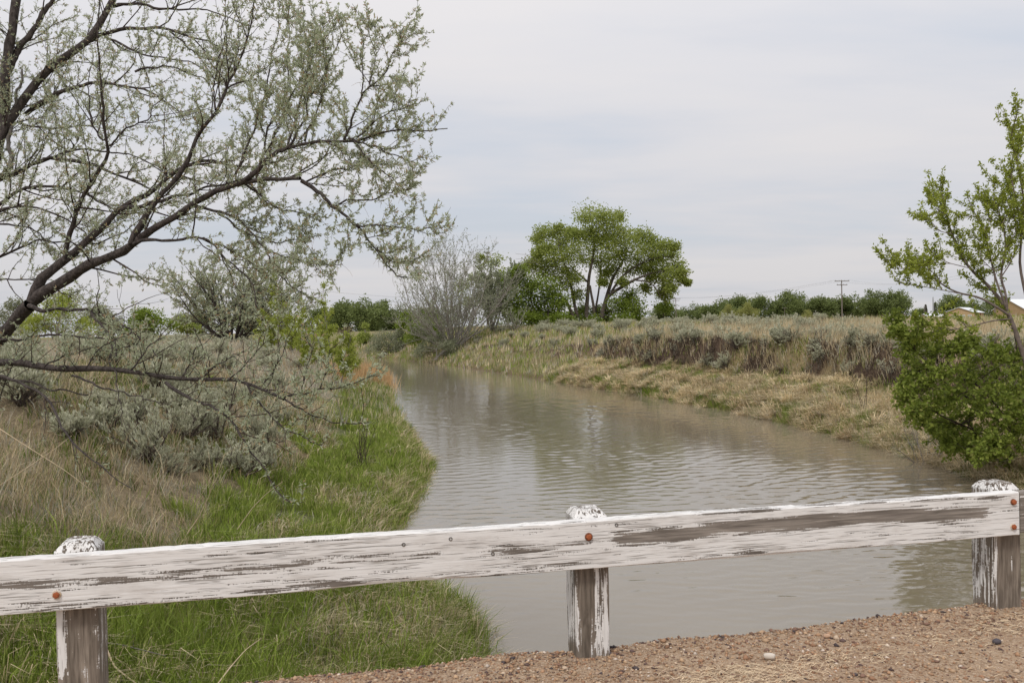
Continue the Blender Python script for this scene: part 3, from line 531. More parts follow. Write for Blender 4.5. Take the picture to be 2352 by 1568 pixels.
# --- the foreground Russian olive, its limbs followed one by one
OL = [  # points, near depth, far depth, radius start, radius end
 ([(-330, 1130), (-230, 980), (-120, 870), (0, 778), (40, 733), (75, 692)], 8.2, 7.6, .092, .066, 0),
 ([(75, 692), (110, 660), (170, 628), (230, 597), (287, 574), (328, 546), (390, 507), (441, 474), (487, 446), (538, 425), (590, 413), (666, 409), (692, 415)], 7.6, 6.6, .058, .016, 1),
 ([(692, 415), (733, 441), (769, 474), (800, 502), (841, 533), (866, 569), (882, 595), (905, 625), (935, 640)], 6.6, 6.4, .018, .004, 2),
 ([(72, 694), (97, 643), (143, 605), (174, 579), (215, 538), (246, 505), (277, 479), (318, 454), (359, 431), (390, 390), (436, 372), (487, 366), (543, 382), (590, 385), (650, 372), (690, 350)], 7.6, 8.0, .050, .005, 1),
 ([(150, 600), (159, 538), (179, 472), (205, 425), (226, 390), (254, 343), (241, 308), (233, 256), (231, 195), (231, 103), (228, 0)], 7.6, 7.0, .026, .006, 1),
 ([(252, 335), (288, 292), (325, 280), (345, 275), (347, 250), (372, 225)], 7.3, 7.2, .010, .004, 1),
 ([(245, 322), (215, 305), (208, 265), (203, 215), (205, 150)], 7.3, 7.4, .009, .004, 1),
 ([(300, 560), (328, 502), (359, 464), (385, 440), (410, 410), (436, 379), (448, 345), (455, 307), (475, 282), (495, 252), (520, 200), (545, 140), (570, 80), (590, -10)], 7.2, 7.4, .034, .005, 1),
 ([(495, 252), (490, 225), (500, 170), (505, 100), (515, 30)], 7.3, 7.5, .009, .004, 1),
 ([(277, 482), (333, 467), (410, 451), (482, 430), (560, 412), (600, 395)], 7.7, 7.5, .022, .006, 1),
 ([(545, 424), (590, 395), (615, 369), (646, 349), (661, 333), (718, 323), (790, 320), (841, 315), (872, 308), (923, 297), (974, 308), (1030, 292)], 6.8, 6.3, .022, .004, 7),
 ([(790, 320), (812, 270), (830, 220), (865, 190), (890, 150), (915, 105), (928, 55)], 6.4, 6.5, .010, .003, 2),
 ([(830, 220), (835, 160), (833, 70)], 6.4, 6.4, .006, .002, 2), ([(845, 205), (860, 140), (862, 55)], 6.4, 6.6, .006, .002, 2),
 ([(646, 349), (680, 318), (700, 270), (730, 200), (760, 135), (792, 75)], 6.6, 6.8, .011, .003, 2),
 ([(700, 325), (725, 260), (745, 190), (752, 120), (740, 50)], 6.6, 6.9, .009, .003, 2),
 ([(590, 397), (620, 340), (650, 270), (690, 180), (715, 100), (735, 45)], 6.8, 7.0, .011, .003, 2),
 ([(661, 333), (690, 250), (705, 160), (700, 80), (688, -10)], 6.7, 7.2, .010, .003, 2),
 ([(540, 400), (575, 320), (600, 240), (625, 150), (640, 60), (650, -10)], 7.2, 7.5, .011, .003, 2),
 ([(590, 395), (610, 310), (650, 240), (665, 160), (660, 80), (668, 0)], 7.0, 7.4, .010, .003, 2),
 ([(800, 318), (850, 330), (890, 350), (930, 365), (960, 378)], 6.4, 6.3, .008, .003, 2),
 ([(820, 316), (860, 280), (900, 255), (955, 240)], 6.4, 6.3, .007, .003, 2), ([(810, 318), (850, 370), (890, 400), (930, 440)], 6.4, 6.2, .007, .003, 2),
 ([(769, 474), (800, 462), (850, 460), (900, 440), (930, 415), (948, 400)], 6.6, 6.4, .009, .003, 2),
 ([(820, 515), (860, 520), (905, 520), (950, 530), (1000, 518)], 6.5, 6.3, .009, .003, 2),
 ([(700, 420), (740, 400), (790, 385), (840, 375), (880, 380)], 6.7, 6.6, .009, .003, 2),
 ([(866, 569), (900, 600), (940, 602), (965, 590)], 6.4, 6.3, .006, .003, 2),
 ([(441, 474), (500, 490), (560, 510), (590, 545), (610, 570), (650, 590), (700, 600), (740, 615), (785, 603)], 7.0, 6.6, .013, .003, 2),
 ([(500, 490), (560, 530), (620, 555), (680, 555), (740, 540)], 7.0, 6.9, .009, .003, 2),
 ([(560, 420), (600, 450), (640, 480), (690, 490), (730, 505)], 6.8, 6.9, .009, .003, 2),
 ([(610, 570), (625, 610), (660, 650), (690, 670), (720, 690)], 6.8, 6.6, .007, .003, 2),
 ([(307, 560), (359, 549), (410, 546), (466, 546), (487, 559), (513, 590), (559, 623), (579, 667), (595, 718), (602, 735)], 7.1, 6.6, .016, .004, 1),
 ([(466, 546), (510, 565), (560, 590), (620, 640), (660, 690)], 6.9, 6.8, .008, .003, 2),
 ([(-150, 480), (-60, 445), (0, 412), (51, 382), (102, 367), (154, 369), (205, 377), (246, 390), (287, 405), (318, 415), (370, 445), (410, 480)], 9.0, 8.6, .040, .007, 1),
 ([(-280, 700), (-120, 500), (-40, 390), (0, 325), (15, 287), (51, 226), (92, 179), (154, 128), (205, 87), (241, 41), (275, -20)], 8.8, 9.4, .085, .035, 1),
 ([(-280, 700), (-80, 500), (-20, 400), (2, 320), (12, 205), (22, 103), (40, -20)], 8.8, 9.3, .085, .05, 1),
 ([(18, 165), (40, 120), (61, 87), (102, 31), (130, -20)], 9.2, 9.4, .04, .025, 1),
 ([(25, 390), (20, 325), (38, 225), (52, 162)], 9.0, 9.1, .028, .012, 3),
 ([(60, 262), (92, 240), (122, 220), (175, 197), (225, 187), (270, 195), (317, 200), (350, 217), (387, 240), (425, 272)], 9.2, 8.8, .030, .006, 1),
 ([(190, 100), (230, 82), (277, 67), (328, 64), (369, 66), (410, 78), (465, 92), (500, 105), (545, 135)], 9.4, 9.0, .030, .006, 1),
 ([(390, 73), (425, 105), (462, 132), (490, 138), (520, 165)], 9.2, 9.0, .012, .004, 2),
 ([(262, 15), (290, 8), (330, 10), (360, 20), (400, 25), (450, 22), (520, 35), (560, 60)], 9.4, 9.2, .022, .005, 1),
 ([(310, 165), (340, 155), (390, 152), (440, 172), (480, 190)], 8.8, 8.8, .014, .004, 2),
 ([(-60, 490), (0, 470), (60, 432), (120, 425), (190, 440), (250, 470), (290, 500)], 8.6, 8.2, .024, .006, 1),
 ([(-60, 500), (0, 482), (51, 474), (103, 480), (154, 505), (200, 540)], 8.4, 8.0, .020, .006, 1),
 ([(-60, 620), (0, 592), (50, 562), (100, 550), (160, 556), (220, 580)], 8.2, 8.0, .017, .005, 1),
 ([(-60, 640), (0, 640), (70, 640), (120, 660), (170, 690)], 8.1, 7.8, .013, .004, 6),
 ([(-120, 520), (0, 515), (60, 520), (110, 548), (150, 590)], 8.4, 8.2, .014, .005, 1),
 ([(92, 180), (120, 220), (130, 290), (135, 350)], 9.2, 9.0, .009, .003, 2), ([(40, 280), (110, 300), (180, 290), (260, 300), (330, 330)], 9.1, 8.6, .013, .004, 1),
 ([(100, 365), (180, 340), (260, 350), (340, 370), (420, 420)], 8.7, 8.3, .014, .004, 1), ([(250, 90), (300, 110), (350, 130), (420, 140), (470, 160), (540, 220)], 9.3, 8.9, .014, .004, 1),
 ([(-330, 960), (-150, 860), (0, 826), (70, 835), (140, 858), (195, 846), (260, 842), (325, 853), (394, 872), (464, 871), (533, 872), (580, 881), (617, 895), (650, 913)], 7.6, 5.6, .05, .010, 6),
 ([(650, 913), (696, 902), (742, 893), (812, 881), (862, 858)], 5.6, 5.4, .008, .003, 2),
 ([(650, 913), (690, 940), (740, 960), (800, 975), (850, 968)], 5.6, 5.4, .007, .003, 4),
 ([(380, 878), (408, 906), (464, 918), (501, 941), (543, 974), (557, 1011), (585, 1048), (608, 1080), (631, 1118), (662, 1145)], 6.0, 5.3, .013, .004, 4),
 ([(566, 881), (585, 913), (622, 955), (650, 988), (696, 1006), (745, 1020)], 5.7, 5.4, .008, .003, 4),
 ([(-200, 900), (0, 862), (70, 886), (111, 918), (135, 969), (158, 1006), (186, 1043), (232, 1076), (302, 1118)], 7.2, 5.6, .022, .003, 5),
 ([(165, 862), (220, 886), (270, 905), (320, 909), (365, 924)], 6.6, 6.2, .010, .004, 5), ([(-100, 860), (0, 870), (79, 879), (101, 889), (136, 892), (200, 903)], 7.4, 6.8, .016, .006, 5),
 ([(-40, 790), (0, 775), (70, 773), (127, 771), (181, 773), (238, 784), (263, 794), (317, 790)], 7.6, 6.9, .017, .005, 6),
 ([(67, 702), (127, 705), (206, 713), (216, 730), (241, 756), (263, 787), (270, 816)], 7.5, 6.6, .020, .007, 4),
 ([(257, 794), (255, 832), (266, 866), (273, 905), (279, 974)], 6.7, 6.3, .008, .003, 5),
 ([(206, 713), (240, 722), (270, 741), (317, 771), (349, 800), (365, 825)], 7.2, 6.6, .014, .005, 4),
 ([(463, 866), (507, 832), (558, 806), (600, 780)], 5.9, 5.9, .006, .002, 4), ([(526, 872), (580, 822), (609, 784), (644, 775)], 5.8, 5.8, .006, .002, 4),
 ([(415, 870), (453, 800), (485, 771), (530, 745)], 6.0, 6.2, .006, .002, 4), ([(602, 889), (644, 825), (669, 752)], 5.7, 5.7, .006, .002, 4), ([(690, 903), (704, 850), (718, 795)], 5.6, 5.6, .005, .002, 4), ([(735, 893), (752, 845), (757, 805)], 5.5, 5.5, .005, .002, 4),
 ([(300, 850), (340, 800), (390, 760), (440, 735)], 6.2, 6.3, .007, .002, 4), ([(195, 846), (230, 800), (280, 770), (350, 745)], 6.5, 6.6, .007, .002, 4), ([(100, 845), (150, 810), (220, 800), (290, 770)], 6.8, 6.8, .008, .002, 4),
 ([(0, 920), (40, 800), (100, 740), (160, 745)], 7.4, 7.3, .006, .002, 4),
]
tb = W(-330, 1130, 8.2); gz0 = float(ground(tb[0], tb[1]))
olive = thing('russian_olive_tree', 'large silvery leaved tree with dark limbs arching in from the left edge', 'tree', (tb[0], tb[1], gz0-.1))
OLV = np.array(olive.location)
rg = np.random.default_rng(101)
tr = resample(np.array([(tb[0]-.35, tb[1]+.25, gz0-.25), (tb[0]-.2, tb[1]+.2, gz0+.35), tuple(tb), tuple(W(-280, 700, 8.8)+np.array([0, 0, .1]))]), 14)
tube_obj('trunk', tr[None], np.linspace(.19, .095, 14)[None], 12, BARK_DARK, olive)
LB, LR, LK = [], [], []
for pts, Y0, Y1, r0, r1, kind in OL:
    P = limb_pts(pts, Y0, Y1); ln = blen(P[None])[0]
    nzv = rg.normal(0, .011, (26, 3)); nzv[0] = 0; nzv[1:-1] = (nzv[:-2]+nzv[1:-1]+nzv[2:])/2; P = P+nzv*min(1, ln)
    Rr = (r1+(r0-r1)*(1-np.linspace(0, 1, 26))**1.3)*.88; Rr = Rr*(1+rg.normal(0, .085, 26))
    tube_obj('limb', P[None], Rr[None], 8 if r0 > .02 else 6, BARK_GREY if kind == 3 else BARK_DARK, olive)
    LB.append(P); LR.append(Rr); LK.append(kind)
LB = np.array(LB); LR = np.array(LR); LK = np.array(LK)
lp, ld, lw = [], [], []
tw1P, tw1R, tw2P, tw2R = [], [], [], []
def olive_growth(sel, d2, tmin, up, trop, lmin, lmax, leafy, ang=(.5, 1.15)):
    P, R = LB[sel], LR[sel]
    pos, dr, rad, t_, _ = sides(P, R, d2, tmin, 1.0, ang[0], ang[1], rg, up)
    L = (lmin+(lmax-lmin)*rg.random(len(pos))**1.5)*np.clip(1.25-.6*t_, .4, 1.2)
    Q = grow(pos, dr, L, 7, trop, .16, rg=rg); r2 = np.minimum(rad*.6, .0065)*np.clip(L/.5, .45, 1.2)
    QR = taper(len(Q), 7, np.maximum(r2, .0022), .0013); tw1P.append(Q); tw1R.append(QR)
    p3, d3, r3, _, _ = sides(Q, QR, 11*leafy, .1, 1.0, .5, 1.2, rg, .25)
    L3 = rg.uniform(.05, .24, len(p3)); T = grow(p3, d3, L3, 4, .12, .2, rg=rg); tw2P.append(T); tw2R.append(taper(len(T), 4, .0018, .0009))
    TR = taper(len(T), 4, 1, 1)
    for PP, RR, dens in ((T, TR, 60*leafy), (Q, QR, 42*leafy)):
        a, b, _, _, _ = sides(PP, RR, dens, .05 if PP is T else .3, 1.0, .45, 1.25, rg); lp.append(a); ld.append(b)
olive_growth((LK == 1), 11, .12, .35, .10, .15, .85, .82)
olive_growth((LK == 7), 13, .15, .2, .10, .10, .34, 1.2)
olive_growth((LK == 6), 9, .2, .5, .12, .08, .36, .8)
olive_growth((LK == 2), 14, .05, .2, .10, .10, .36, 1.25)
olive_growth((LK == 4), 9, .08, .3, .08, .06, .26, .8)
olive_growth((LK == 5), 7, .1, -.2, -.02, .08, .5, .12)
olive_growth((LK == 6) | (LK == 4), 7, .1, .1, -.02, .12, .6, .15)
# clusters of leaves straight on the outer limbs
for sel, dens in (((LK == 2), 75), ((LK == 7), 60), ((LK == 4), 36)):
    a, b, _, _, _ = sides(LB[sel], LR[sel], dens, .15, 1, .5, 1.2, rg); lp.append(a); ld.append(b)
tube_obj('twigs', np.concatenate(tw1P), np.concatenate(tw1R), 4, BARK_TWIG, olive); tube_obj('twiglets', np.concatenate(tw2P), np.concatenate(tw2R), 3, BARK_TWIG, olive)
lp = np.concatenate(lp); ld = np.concatenate(ld); n = len(lp)
# leaves sit in little whorls
k = 3; lp2 = np.repeat(lp, k, 0)+rg.normal(0, .004, (n*k, 3)); ld2 = nrm(np.repeat(ld, k, 0)+rg.normal(0, .55, (n*k, 3)))
foliage_obj('foliage', lp2, ld2, rg.uniform(.017, .039, n*k), rg.uniform(.0065, .0118, n*k), LEAF_OLIVE, olive, rg)
print('olive leaves', n*k)
# withered hanging fruit stalks and old leaves
pp, dd_, _, _, _ = sides(LB[LK == 2], LR[LK == 2], 14, .1, 1, .8, 1.5, rg, -1.2); q = grow(pp, dd_, rg.uniform(.05, .16, len(pp)), 4, -.25, .25, rg=rg)
tube_obj('fruit_stalks', q, taper(len(q), 4, .0011, .0007), 3, noise_mat('dry_stalk', [(.3, (.20, .12, .07)), (.7, (.36, .25, .15))], 8), olive)

# --- a generic tree: clumps of leaves seen in the photo, hung on real branches
def clump_tree(name, label, cat, clumps, trunks, Y, spread, leafL, per, leafm, barkm, seed, group=None, branch_r=.05, sub=7, flat=1.0, base=None, crown='crown', sig=.34, twigr=1.0, spray=0):
    g = np.random.default_rng(seed)
    TP = [(limb_pts(p, Y+o0, Y+o1, 18), np.linspace(r0, r1, 18)) for p, r0, r1, o0, o1 in trunks]
    b0 = TP[0][0][0] if base is None else np.array(base)
    th = thing(name, label, cat, tuple(b0), 0, group)
    for P, R in TP: tube_obj('trunk', P[None], R[None], 8, barkm, th)
    allp = np.concatenate([p for p, _ in TP]); allr = np.concatenate([r for _, r in TP])
    pos, dirs, BP, BR = [], [], [], []
    for cx, cy, r in clumps:
        rm = r*Y/FPX; c = W(cx, cy, Y+g.uniform(-1, 1)*spread)
        dist = np.linalg.norm(allp-c, axis=1)+np.where(allp[:, 2] > c[2], 1.5*(allp[:, 2]-c[2]), 0); j = int(np.argmin(dist)); s = allp[j]
        midp = (s+c)/2+np.array([0, 0, .12*np.linalg.norm(c-s)])+g.normal(0, .06, 3)*np.linalg.norm(c-s)
        tt = np.linspace(0, 1, 10)[:, None]; P = (1-tt)**2*s+2*tt*(1-tt)*midp+tt**2*c; P[1:] += g.normal(0, .015*rm, (9, 3))
        BP.append(P); BR.append(np.linspace(min(allr[j]*.6, branch_r), branch_r*.25, 10))
        v = nrm(g.normal(size=(sub, 3)))*g.uniform(.25, .95, (sub, 1))*rm*np.array([1, 1, .85*flat]); sc = c+v
        for q in sc[:max(3, sub//2)]:
            P2 = np.linspace(0, 1, 10)[:, None]*(q-c)+c; P2[1:-1] += g.normal(0, .03*rm, (8, 3)); BP.append(P2); BR.append(np.linspace(branch_r*.3, branch_r*.1, 10))
        m = max(3, int(per*g.uniform(.8, 1.2)/sub))
        if spray:
            dv = nrm(g.normal(size=(spray, 3))+np.array([-.25, -.1, .25])); Ls = rm*g.uniform(.7, 2.5, spray); tw = grow(c+g.normal(0, .25*rm, (spray, 3)), dv, Ls, 10, .04, .10, rg=g)
            for q in tw: BP.append(q); BR.append(np.linspace(branch_r*.28, branch_r*.1, 10))
            ft_ = g.random((spray, max(4, per//spray)))**.7*8.99; ix = ft_.astype(int); fr = (ft_-ix)[..., None]; ar = np.arange(spray)[:, None]
            P = (tw[ar, ix]*(1-fr)+tw[ar, ix+1]*fr).reshape(-1, 3); dt_ = (tw[ar, ix+1]-tw[ar, ix]).reshape(-1, 3); P = P+g.normal(0, .035, P.shape)
            pos.append(P); dirs.append(nrm(nrm(dt_)*.7+g.normal(0, .6, P.shape)+np.array([0, 0, -.2]))); continue
        P = np.repeat(sc, m, 0)+g.normal(0, sig*rm, (sub*m, 3))*np.array([1, 1, .75*flat])
        pos.append(P); dirs.append(nrm(P-np.repeat(sc, m, 0)+g.normal(0, .3*rm, P.shape)+np.array([0, 0, -.12*rm])))
    tube_obj('branches', np.array(BP)[:, ::3], (np.array(BR)*twigr)[:, ::3], 4, barkm, th)
    pos = np.concatenate(pos); dirs = np.concatenate(dirs); n = len(pos)
    foliage_obj(crown, pos, dirs, leafL*g.uniform(.65, 1.3, n), leafL*.75*g.uniform(.65, 1.2, n), leafm, th, g, .5)
    return th

Z4 = lambda L: dpx(L, 1148.4, 447.9, .1977)
Z4c = lambda L, f=1.0: [(x, y, r*.1977*f) for x, y, r in Z4(L)]
cw_cl = [(1050,190,105),(975,270,60),(1200,230,70),(1380,245,50),(1140,330,100),(1300,340,90),(1250,420,90),(1430,430,75),(1050,420,55),(1000,500,70),(480,430,70),(600,430,65),(680,385,45),(440,510,45),(730,470,65),(815,430,45),(885,440,45),(860,540,90),(700,560,65),(560,600,60),(490,640,50),(430,690,45),(620,680,65),(1080,620,75),(900,650,90),(780,700,75),(1240,600,80),(1380,560,80),(1540,490,70),(1660,470,70),(1740,520,60),(1560,600,85),(1700,640,75),(1820,600,65),(1920,575,50),(2035,590,40),(2000,670,60),(1880,710,60),(1760,735,60),(1600,740,70),(1420,700,70),(1280,740,80),(1120,760,70),(980,760,70),(400,780,55),(520,790,65),(650,800,75),(330,840,55),(480,890,80),(620,920,80),(800,890,65),(880,980,60),(760,1030,70),(1340,860,70),(1500,870,60),(1640,850,60),(1780,850,70),(1920,850,65),(2050,840,60),(2125,885,45),(2000,930,65),(2125,980,40),(2180,1020,25),(1880,960,60),(1760,960,45),(1950,1050,50),(2000,1085,40),(1870,1130,45),(1930,1180,50),(1690,1070,45),(1240,900,50),(1200,1000,40),(1430,1010,40),(900,1150,60),(1250,500,60),(1130,510,50)]
cw_tr = [([(1005,1420),(1010,1250),(1025,1100),(1030,950),(1060,830),(1085,700),(1100,560),(1095,430),(1060,330),(1050,230)],.27,.05,0,0),
 ([(1180,1420),(1230,1220),(1270,1080),(1310,960),(1380,850),(1450,720),(1480,620),(1440,550)],.30,.07,1,2), ([(1235,1200),(1320,1120),(1420,1070),(1530,1000),(1640,950),(1780,900),(1920,880),(2060,850)],.24,.04,1,-1),
 ([(1580,990),(1700,1000),(1790,1050),(1840,1130),(1870,1210)],.10,.03,0,-1), ([(1290,1130),(1400,960),(1520,860),(1640,790),(1770,740),(1920,715),(2060,715)],.16,.03,1,0),
 ([(870,1470),(820,1340),(770,1220),(700,1160),(560,1190),(400,1180)],.22,.06,-2,-4), ([(900,1410),(860,1250),(820,1020),(780,880),(730,760),(700,620),(680,540),(560,540),(480,520)],.20,.04,0,-1),
 ([(1020,1010),(920,920),(830,840),(790,780)],.13,.05,0,-1), ([(1095,1400),(1085,1270),(1060,1150),(1045,1050)],.18,.13,0,0), ([(1100,1400),(1150,1100),(1165,900),(1175,700),(1180,600)],.14,.05,2,3)]
cw_tr = [(Z4(p), r0, r1, a, b) for p, r0, r1, a, b in cw_tr]
clump_tree('cottonwood_tree', 'big spreading green cottonwood on the right bank, tallest tree in the middle distance', 'tree', Z4c(cw_cl, 1.32), cw_tr, 112, 3.6, .25, 560, LEAF_COTTON, BARK_COTTON, 5, branch_r=.06, sub=16, sig=.46)
# bare dead branches on the cottonwood's left side are a part of it
th = bpy.data.objects['cottonwood_tree']
dead = [[(480,800),(400,730),(330,690),(240,690),(180,680)], [(470,820),(380,760),(260,740),(180,745)], [(400,790),(300,780),(200,790)], [(690,560),(650,420),(630,330)], [(730,480),(770,400),(800,350)]]
DP = np.array([limb_pts(Z4(p), 111, 110, 12) for p in dead]); tube_obj('dead_branch', DP, taper(len(DP), 12, .04, .012), 5, BARK_WILLOW, th)
thk = [(110,1000,90),(200,910,60),(300,1030,120),(440,1030,120),(590,1080,100),(150,1150,110),(330,1200,130),(520,1230,120),(680,1270,90),(230,1330,100),(430,1360,100),(620,1370,90),(240,870,45),(100,1290,80),(120,1400,80),(260,1430,80),(400,1450,80),(540,1450,80),(680,1450,70),(800,1450,60)]
clump_tree('green_thicket', 'dense bright green thicket at the foot of the cottonwood on its left', 'shrub', Z4c(thk, 1.15), [(Z4([(400,1440),(380,1300),(350,1150),(300,1050)]), .10, .04, 0, 0), (Z4([(560,1440),(560,1300),(520,1180),(450,1050)]), .10, .04, 0, 1)], 108, 3, .25, 900, LEAF_THICKET, BARK_COTTON, 6, sub=18, sig=.42)
thk2 = [(1350,1250,90),(1500,1150,80),(1560,1260,85),(1430,1340,80),(1590,1340,60),(1240,1340,70),(1120,1350,70),(950,1340,70),(830,1400,50),(1480,1250,80),(960,1450,60),(1100,1450,60),(1230,1450,60),(1350,1450,60),(1480,1440,60),(1600,1440,50)]
clump_tree('green_shrub', 'rounded green shrub under the cottonwood on its right', 'shrub', Z4c(thk2, 1.15), [(Z4([(1450,1430),(1450,1320),(1470,1220),(1500,1150)]), .08, .03, 0, 0)], 113, 2.5, .26, 560, LEAF_THICKET, BARK_COTTON, 8, sub=14, sig=.42)
clump_tree('green_shrub', 'small green shrub beyond the right end of the cottonwood', 'shrub', Z4c([(1860,1290,55),(1930,1270,50),(1900,1330,60),(1960,1320,45)]), [(Z4([(1900,1410),(1900,1330),(1900,1280)]), .07, .03, 0, 0)], 118, 1.5, .26, 300, LEAF_THICKET, BARK_COTTON, 9, sub=8)

# --- the right hand box elder and the bush below it
Z7 = lambda L: [(1952.3+a*.3663, 201+b*.3663) for a, b in L]
be = [([(1160,1900),(1100,1700),(1050,1568),(1010,1450),(980,1390),(930,1310),(870,1240),(820,1200),(740,1130),(690,1040),(640,920),(600,800),(580,660),(565,610)],.060,.006),
 ([(1005,1430),(880,1350),(800,1310),(680,1290),(600,1250),(520,1190),(430,1150),(370,1100),(350,1000)],.028,.005), ([(430,1150),(320,1130),(280,1060)],.008,.004), ([(430,1150),(330,1140),(250,1110)],.008,.004), ([(680,1290),(560,1265),(440,1245),(310,1225)],.010,.004),
 ([(985,1390),(930,1250),(900,1150),(870,1020),(840,900),(790,800),(740,700),(735,655)],.024,.005), ([(985,1390),(975,1270),(940,1200),(960,1100),(980,1000),(960,850),(900,700),(910,540)],.026,.005),
 ([(1150,1500),(1090,1250),(1060,1100),(1080,900),(1040,700),(1000,520),(1050,330),(990,200),(930,210)],.034,.005), ([(1180,1300),(1110,900),(1091,700),(1040,420),(1000,300),(1060,150),(1050,85)],.034,.005), ([(940,1200),(1000,1110),(1050,1000),(1091,900)],.014,.005),
 ([(1010,1450),(900,1460),(780,1490),(650,1520),(520,1500),(400,1450)],.016,.005), ([(640,920),(560,900),(500,830),(440,800)],.009,.004), ([(600,800),(540,760),(490,690)],.008,.004), ([(740,1130),(620,1100),(540,1060),(520,1000)],.009,.004), ([(560,1200),(480,1120),(460,1100)],.007,.004),
 ([(840,900),(880,820),(850,720),(830,660)],.008,.004), ([(790,800),(720,820),(690,800)],.006,.003), ([(980,1000),(1040,900),(1030,780)],.009,.004), ([(960,850),(1000,760),(990,640),(1000,560)],.009,.004), ([(870,1020),(810,960),(760,900)],.007,.004), ([(900,1150),(830,1080),(780,1000)],.008,.004)]
YB = 18.5
b0 = W(2430, 960, YB); bz = float(ground(b0[0], b0[1]))
elder = thing('box_elder_tree', 'slender young tree with loose bright green leaf sprays at the right edge', 'tree', (b0[0], b0[1], bz-.1))
rg = np.random.default_rng(55)
EP = np.array([limb_pts(Z7(p), YB, YB+rg.uniform(-1.2, 1.2), 22) for p, _, _ in be]); ER = np.array([np.linspace(a, b, 22) for _, a, b in be])
EP[0][0] = (b0[0], b0[1], bz-.15); EP[0][1:5] += (np.array([(b0[0], b0[1], bz)])-EP[0][1:5])*np.array([.75, .45, .2, .06])[:, None]
for P, R in zip(EP, ER): tube_obj('limb', P[None], R[None], 7, noise_mat('bark_elder', [(.3, (.10, .075, .062)), (.7, (.20, .16, .135))], 10, .85) if 'bark_elder' not in bpy.data.materials else bpy.data.materials['bark_elder'], elder)
pos, dr, rad, t_, _ = sides(EP, ER, 6.0, .25, 1, .4, 1.1, rg, .3); L = rg.uniform(.2, .75, len(pos))*np.clip(1.3-.6*t_, .5, 1.2)
Q = grow(pos, dr, L, 7, .14, .14, rg=rg); QR = taper(len(Q), 7, .0075, .003); tube_obj('twigs', Q, QR, 4, bpy.data.materials['bark_elder'], elder)
a1, d1, _, _, _ = sides(Q, QR, 24, .15, 1, .5, 1.3, rg); a2, d2, _, _, _ = sides(EP, ER, 9, .62, 1, .5, 1.3, rg)
a1 = np.concatenate([a1, a2, Q[:, -1]]); d1 = np.concatenate([d1, d2, nrm(Q[:, -1]-Q[:, -2])]); k = 6
pp = np.repeat(a1, k, 0)+rg.normal(0, .025, (len(a1)*k, 3)); dd_ = nrm(np.repeat(d1, k, 0)*.6+rg.normal(0, .6, (len(pp), 3))+np.array([0, 0, -.15]))
foliage_obj('foliage', pp, dd_, rg.uniform(.045, .085, len(pp)), rg.uniform(.022, .042, len(pp)), LEAF_ELDER, elder, rg, .42)
Z5 = lambda L: [(2009.8+a*.2563, 717.8+b*.2563, r*.2563) for a, b, r in L]
bush = Z5([(180,60,45),(200,180,35),(400,130,80),(600,230,100),(480,330,100),(300,320,55),(700,330,90),(560,430,100),(400,520,90),(300,600,60),(360,750,70),(480,640,90),(650,560,100),(800,600,100),(950,560,100),(1100,600,110),(1250,520,100),(600,760,100),(750,750,100),(900,760,100),(1050,740,110),(1200,760,110),(1300,700,100),(700,900,95),(850,920,100),(1000,900,110),(1150,900,110),(1300,950,90),(560,1020,65),(700,1050,80),(900,1080,90),(1080,1080,90),(1250,1100,90),(840,1200,65),(1000,1180,70),(1150,1200,70),(1260,1230,60),(880,1270,40),(430,950,45),(820,330,80),(1000,400,90),(1150,430,90),(1300,380,90),(1380,600,110),(1400,850,110),(1420,1050,110),(300,450,60),(250,680,55),(420,850,70),(560,900,80),(640,1130,60),(760,1150,70),(950,1270,55),(1080,1270,60),(1200,1290,55),(1300,1180,70),(330,220,50),(900,250,70),(430,1000,70),(560,1100,75),(650,1020,80),(700,1180,70),(330,880,60),(280,780,50)])
bush = [(a, b_, c*.98) for a, b_, c in bush]
bs = [([(2360,1075),(2330,1000),(2290,930),(2240,880),(2180,840)],.045,.01,1.5,0), ([(2380,1075),(2370,980),(2350,900),(2340,820),(2330,770)],.05,.012,1.5,1.5), ([(2350,1070),(2290,1010),(2220,980),(2150,950),(2110,910)],.035,.008,1.5,-1), ([(2340,1072),(2270,1045),(2230,1040)],.03,.01,1.5,-.6), ([(2330,1000),(2250,930),(2170,880),(2100,800)],.03,.008,1,-.5), ([(2400,1075),(2350,960),(2280,860),(2220,800),(2150,770)],.035,.008,2,1.5)]
clump_tree('box_elder_bush', 'broad leafy green bush overhanging the water at the right edge', 'bush', bush, bs, 19.3, 1.3, .085, 300, LEAF_BUSH, BARK_TWIG, 12, branch_r=.018, sub=20, sig=.48, base=(W(2375, 1075, 20.8)[0], 20.8, .35), crown='foliage', spray=11)

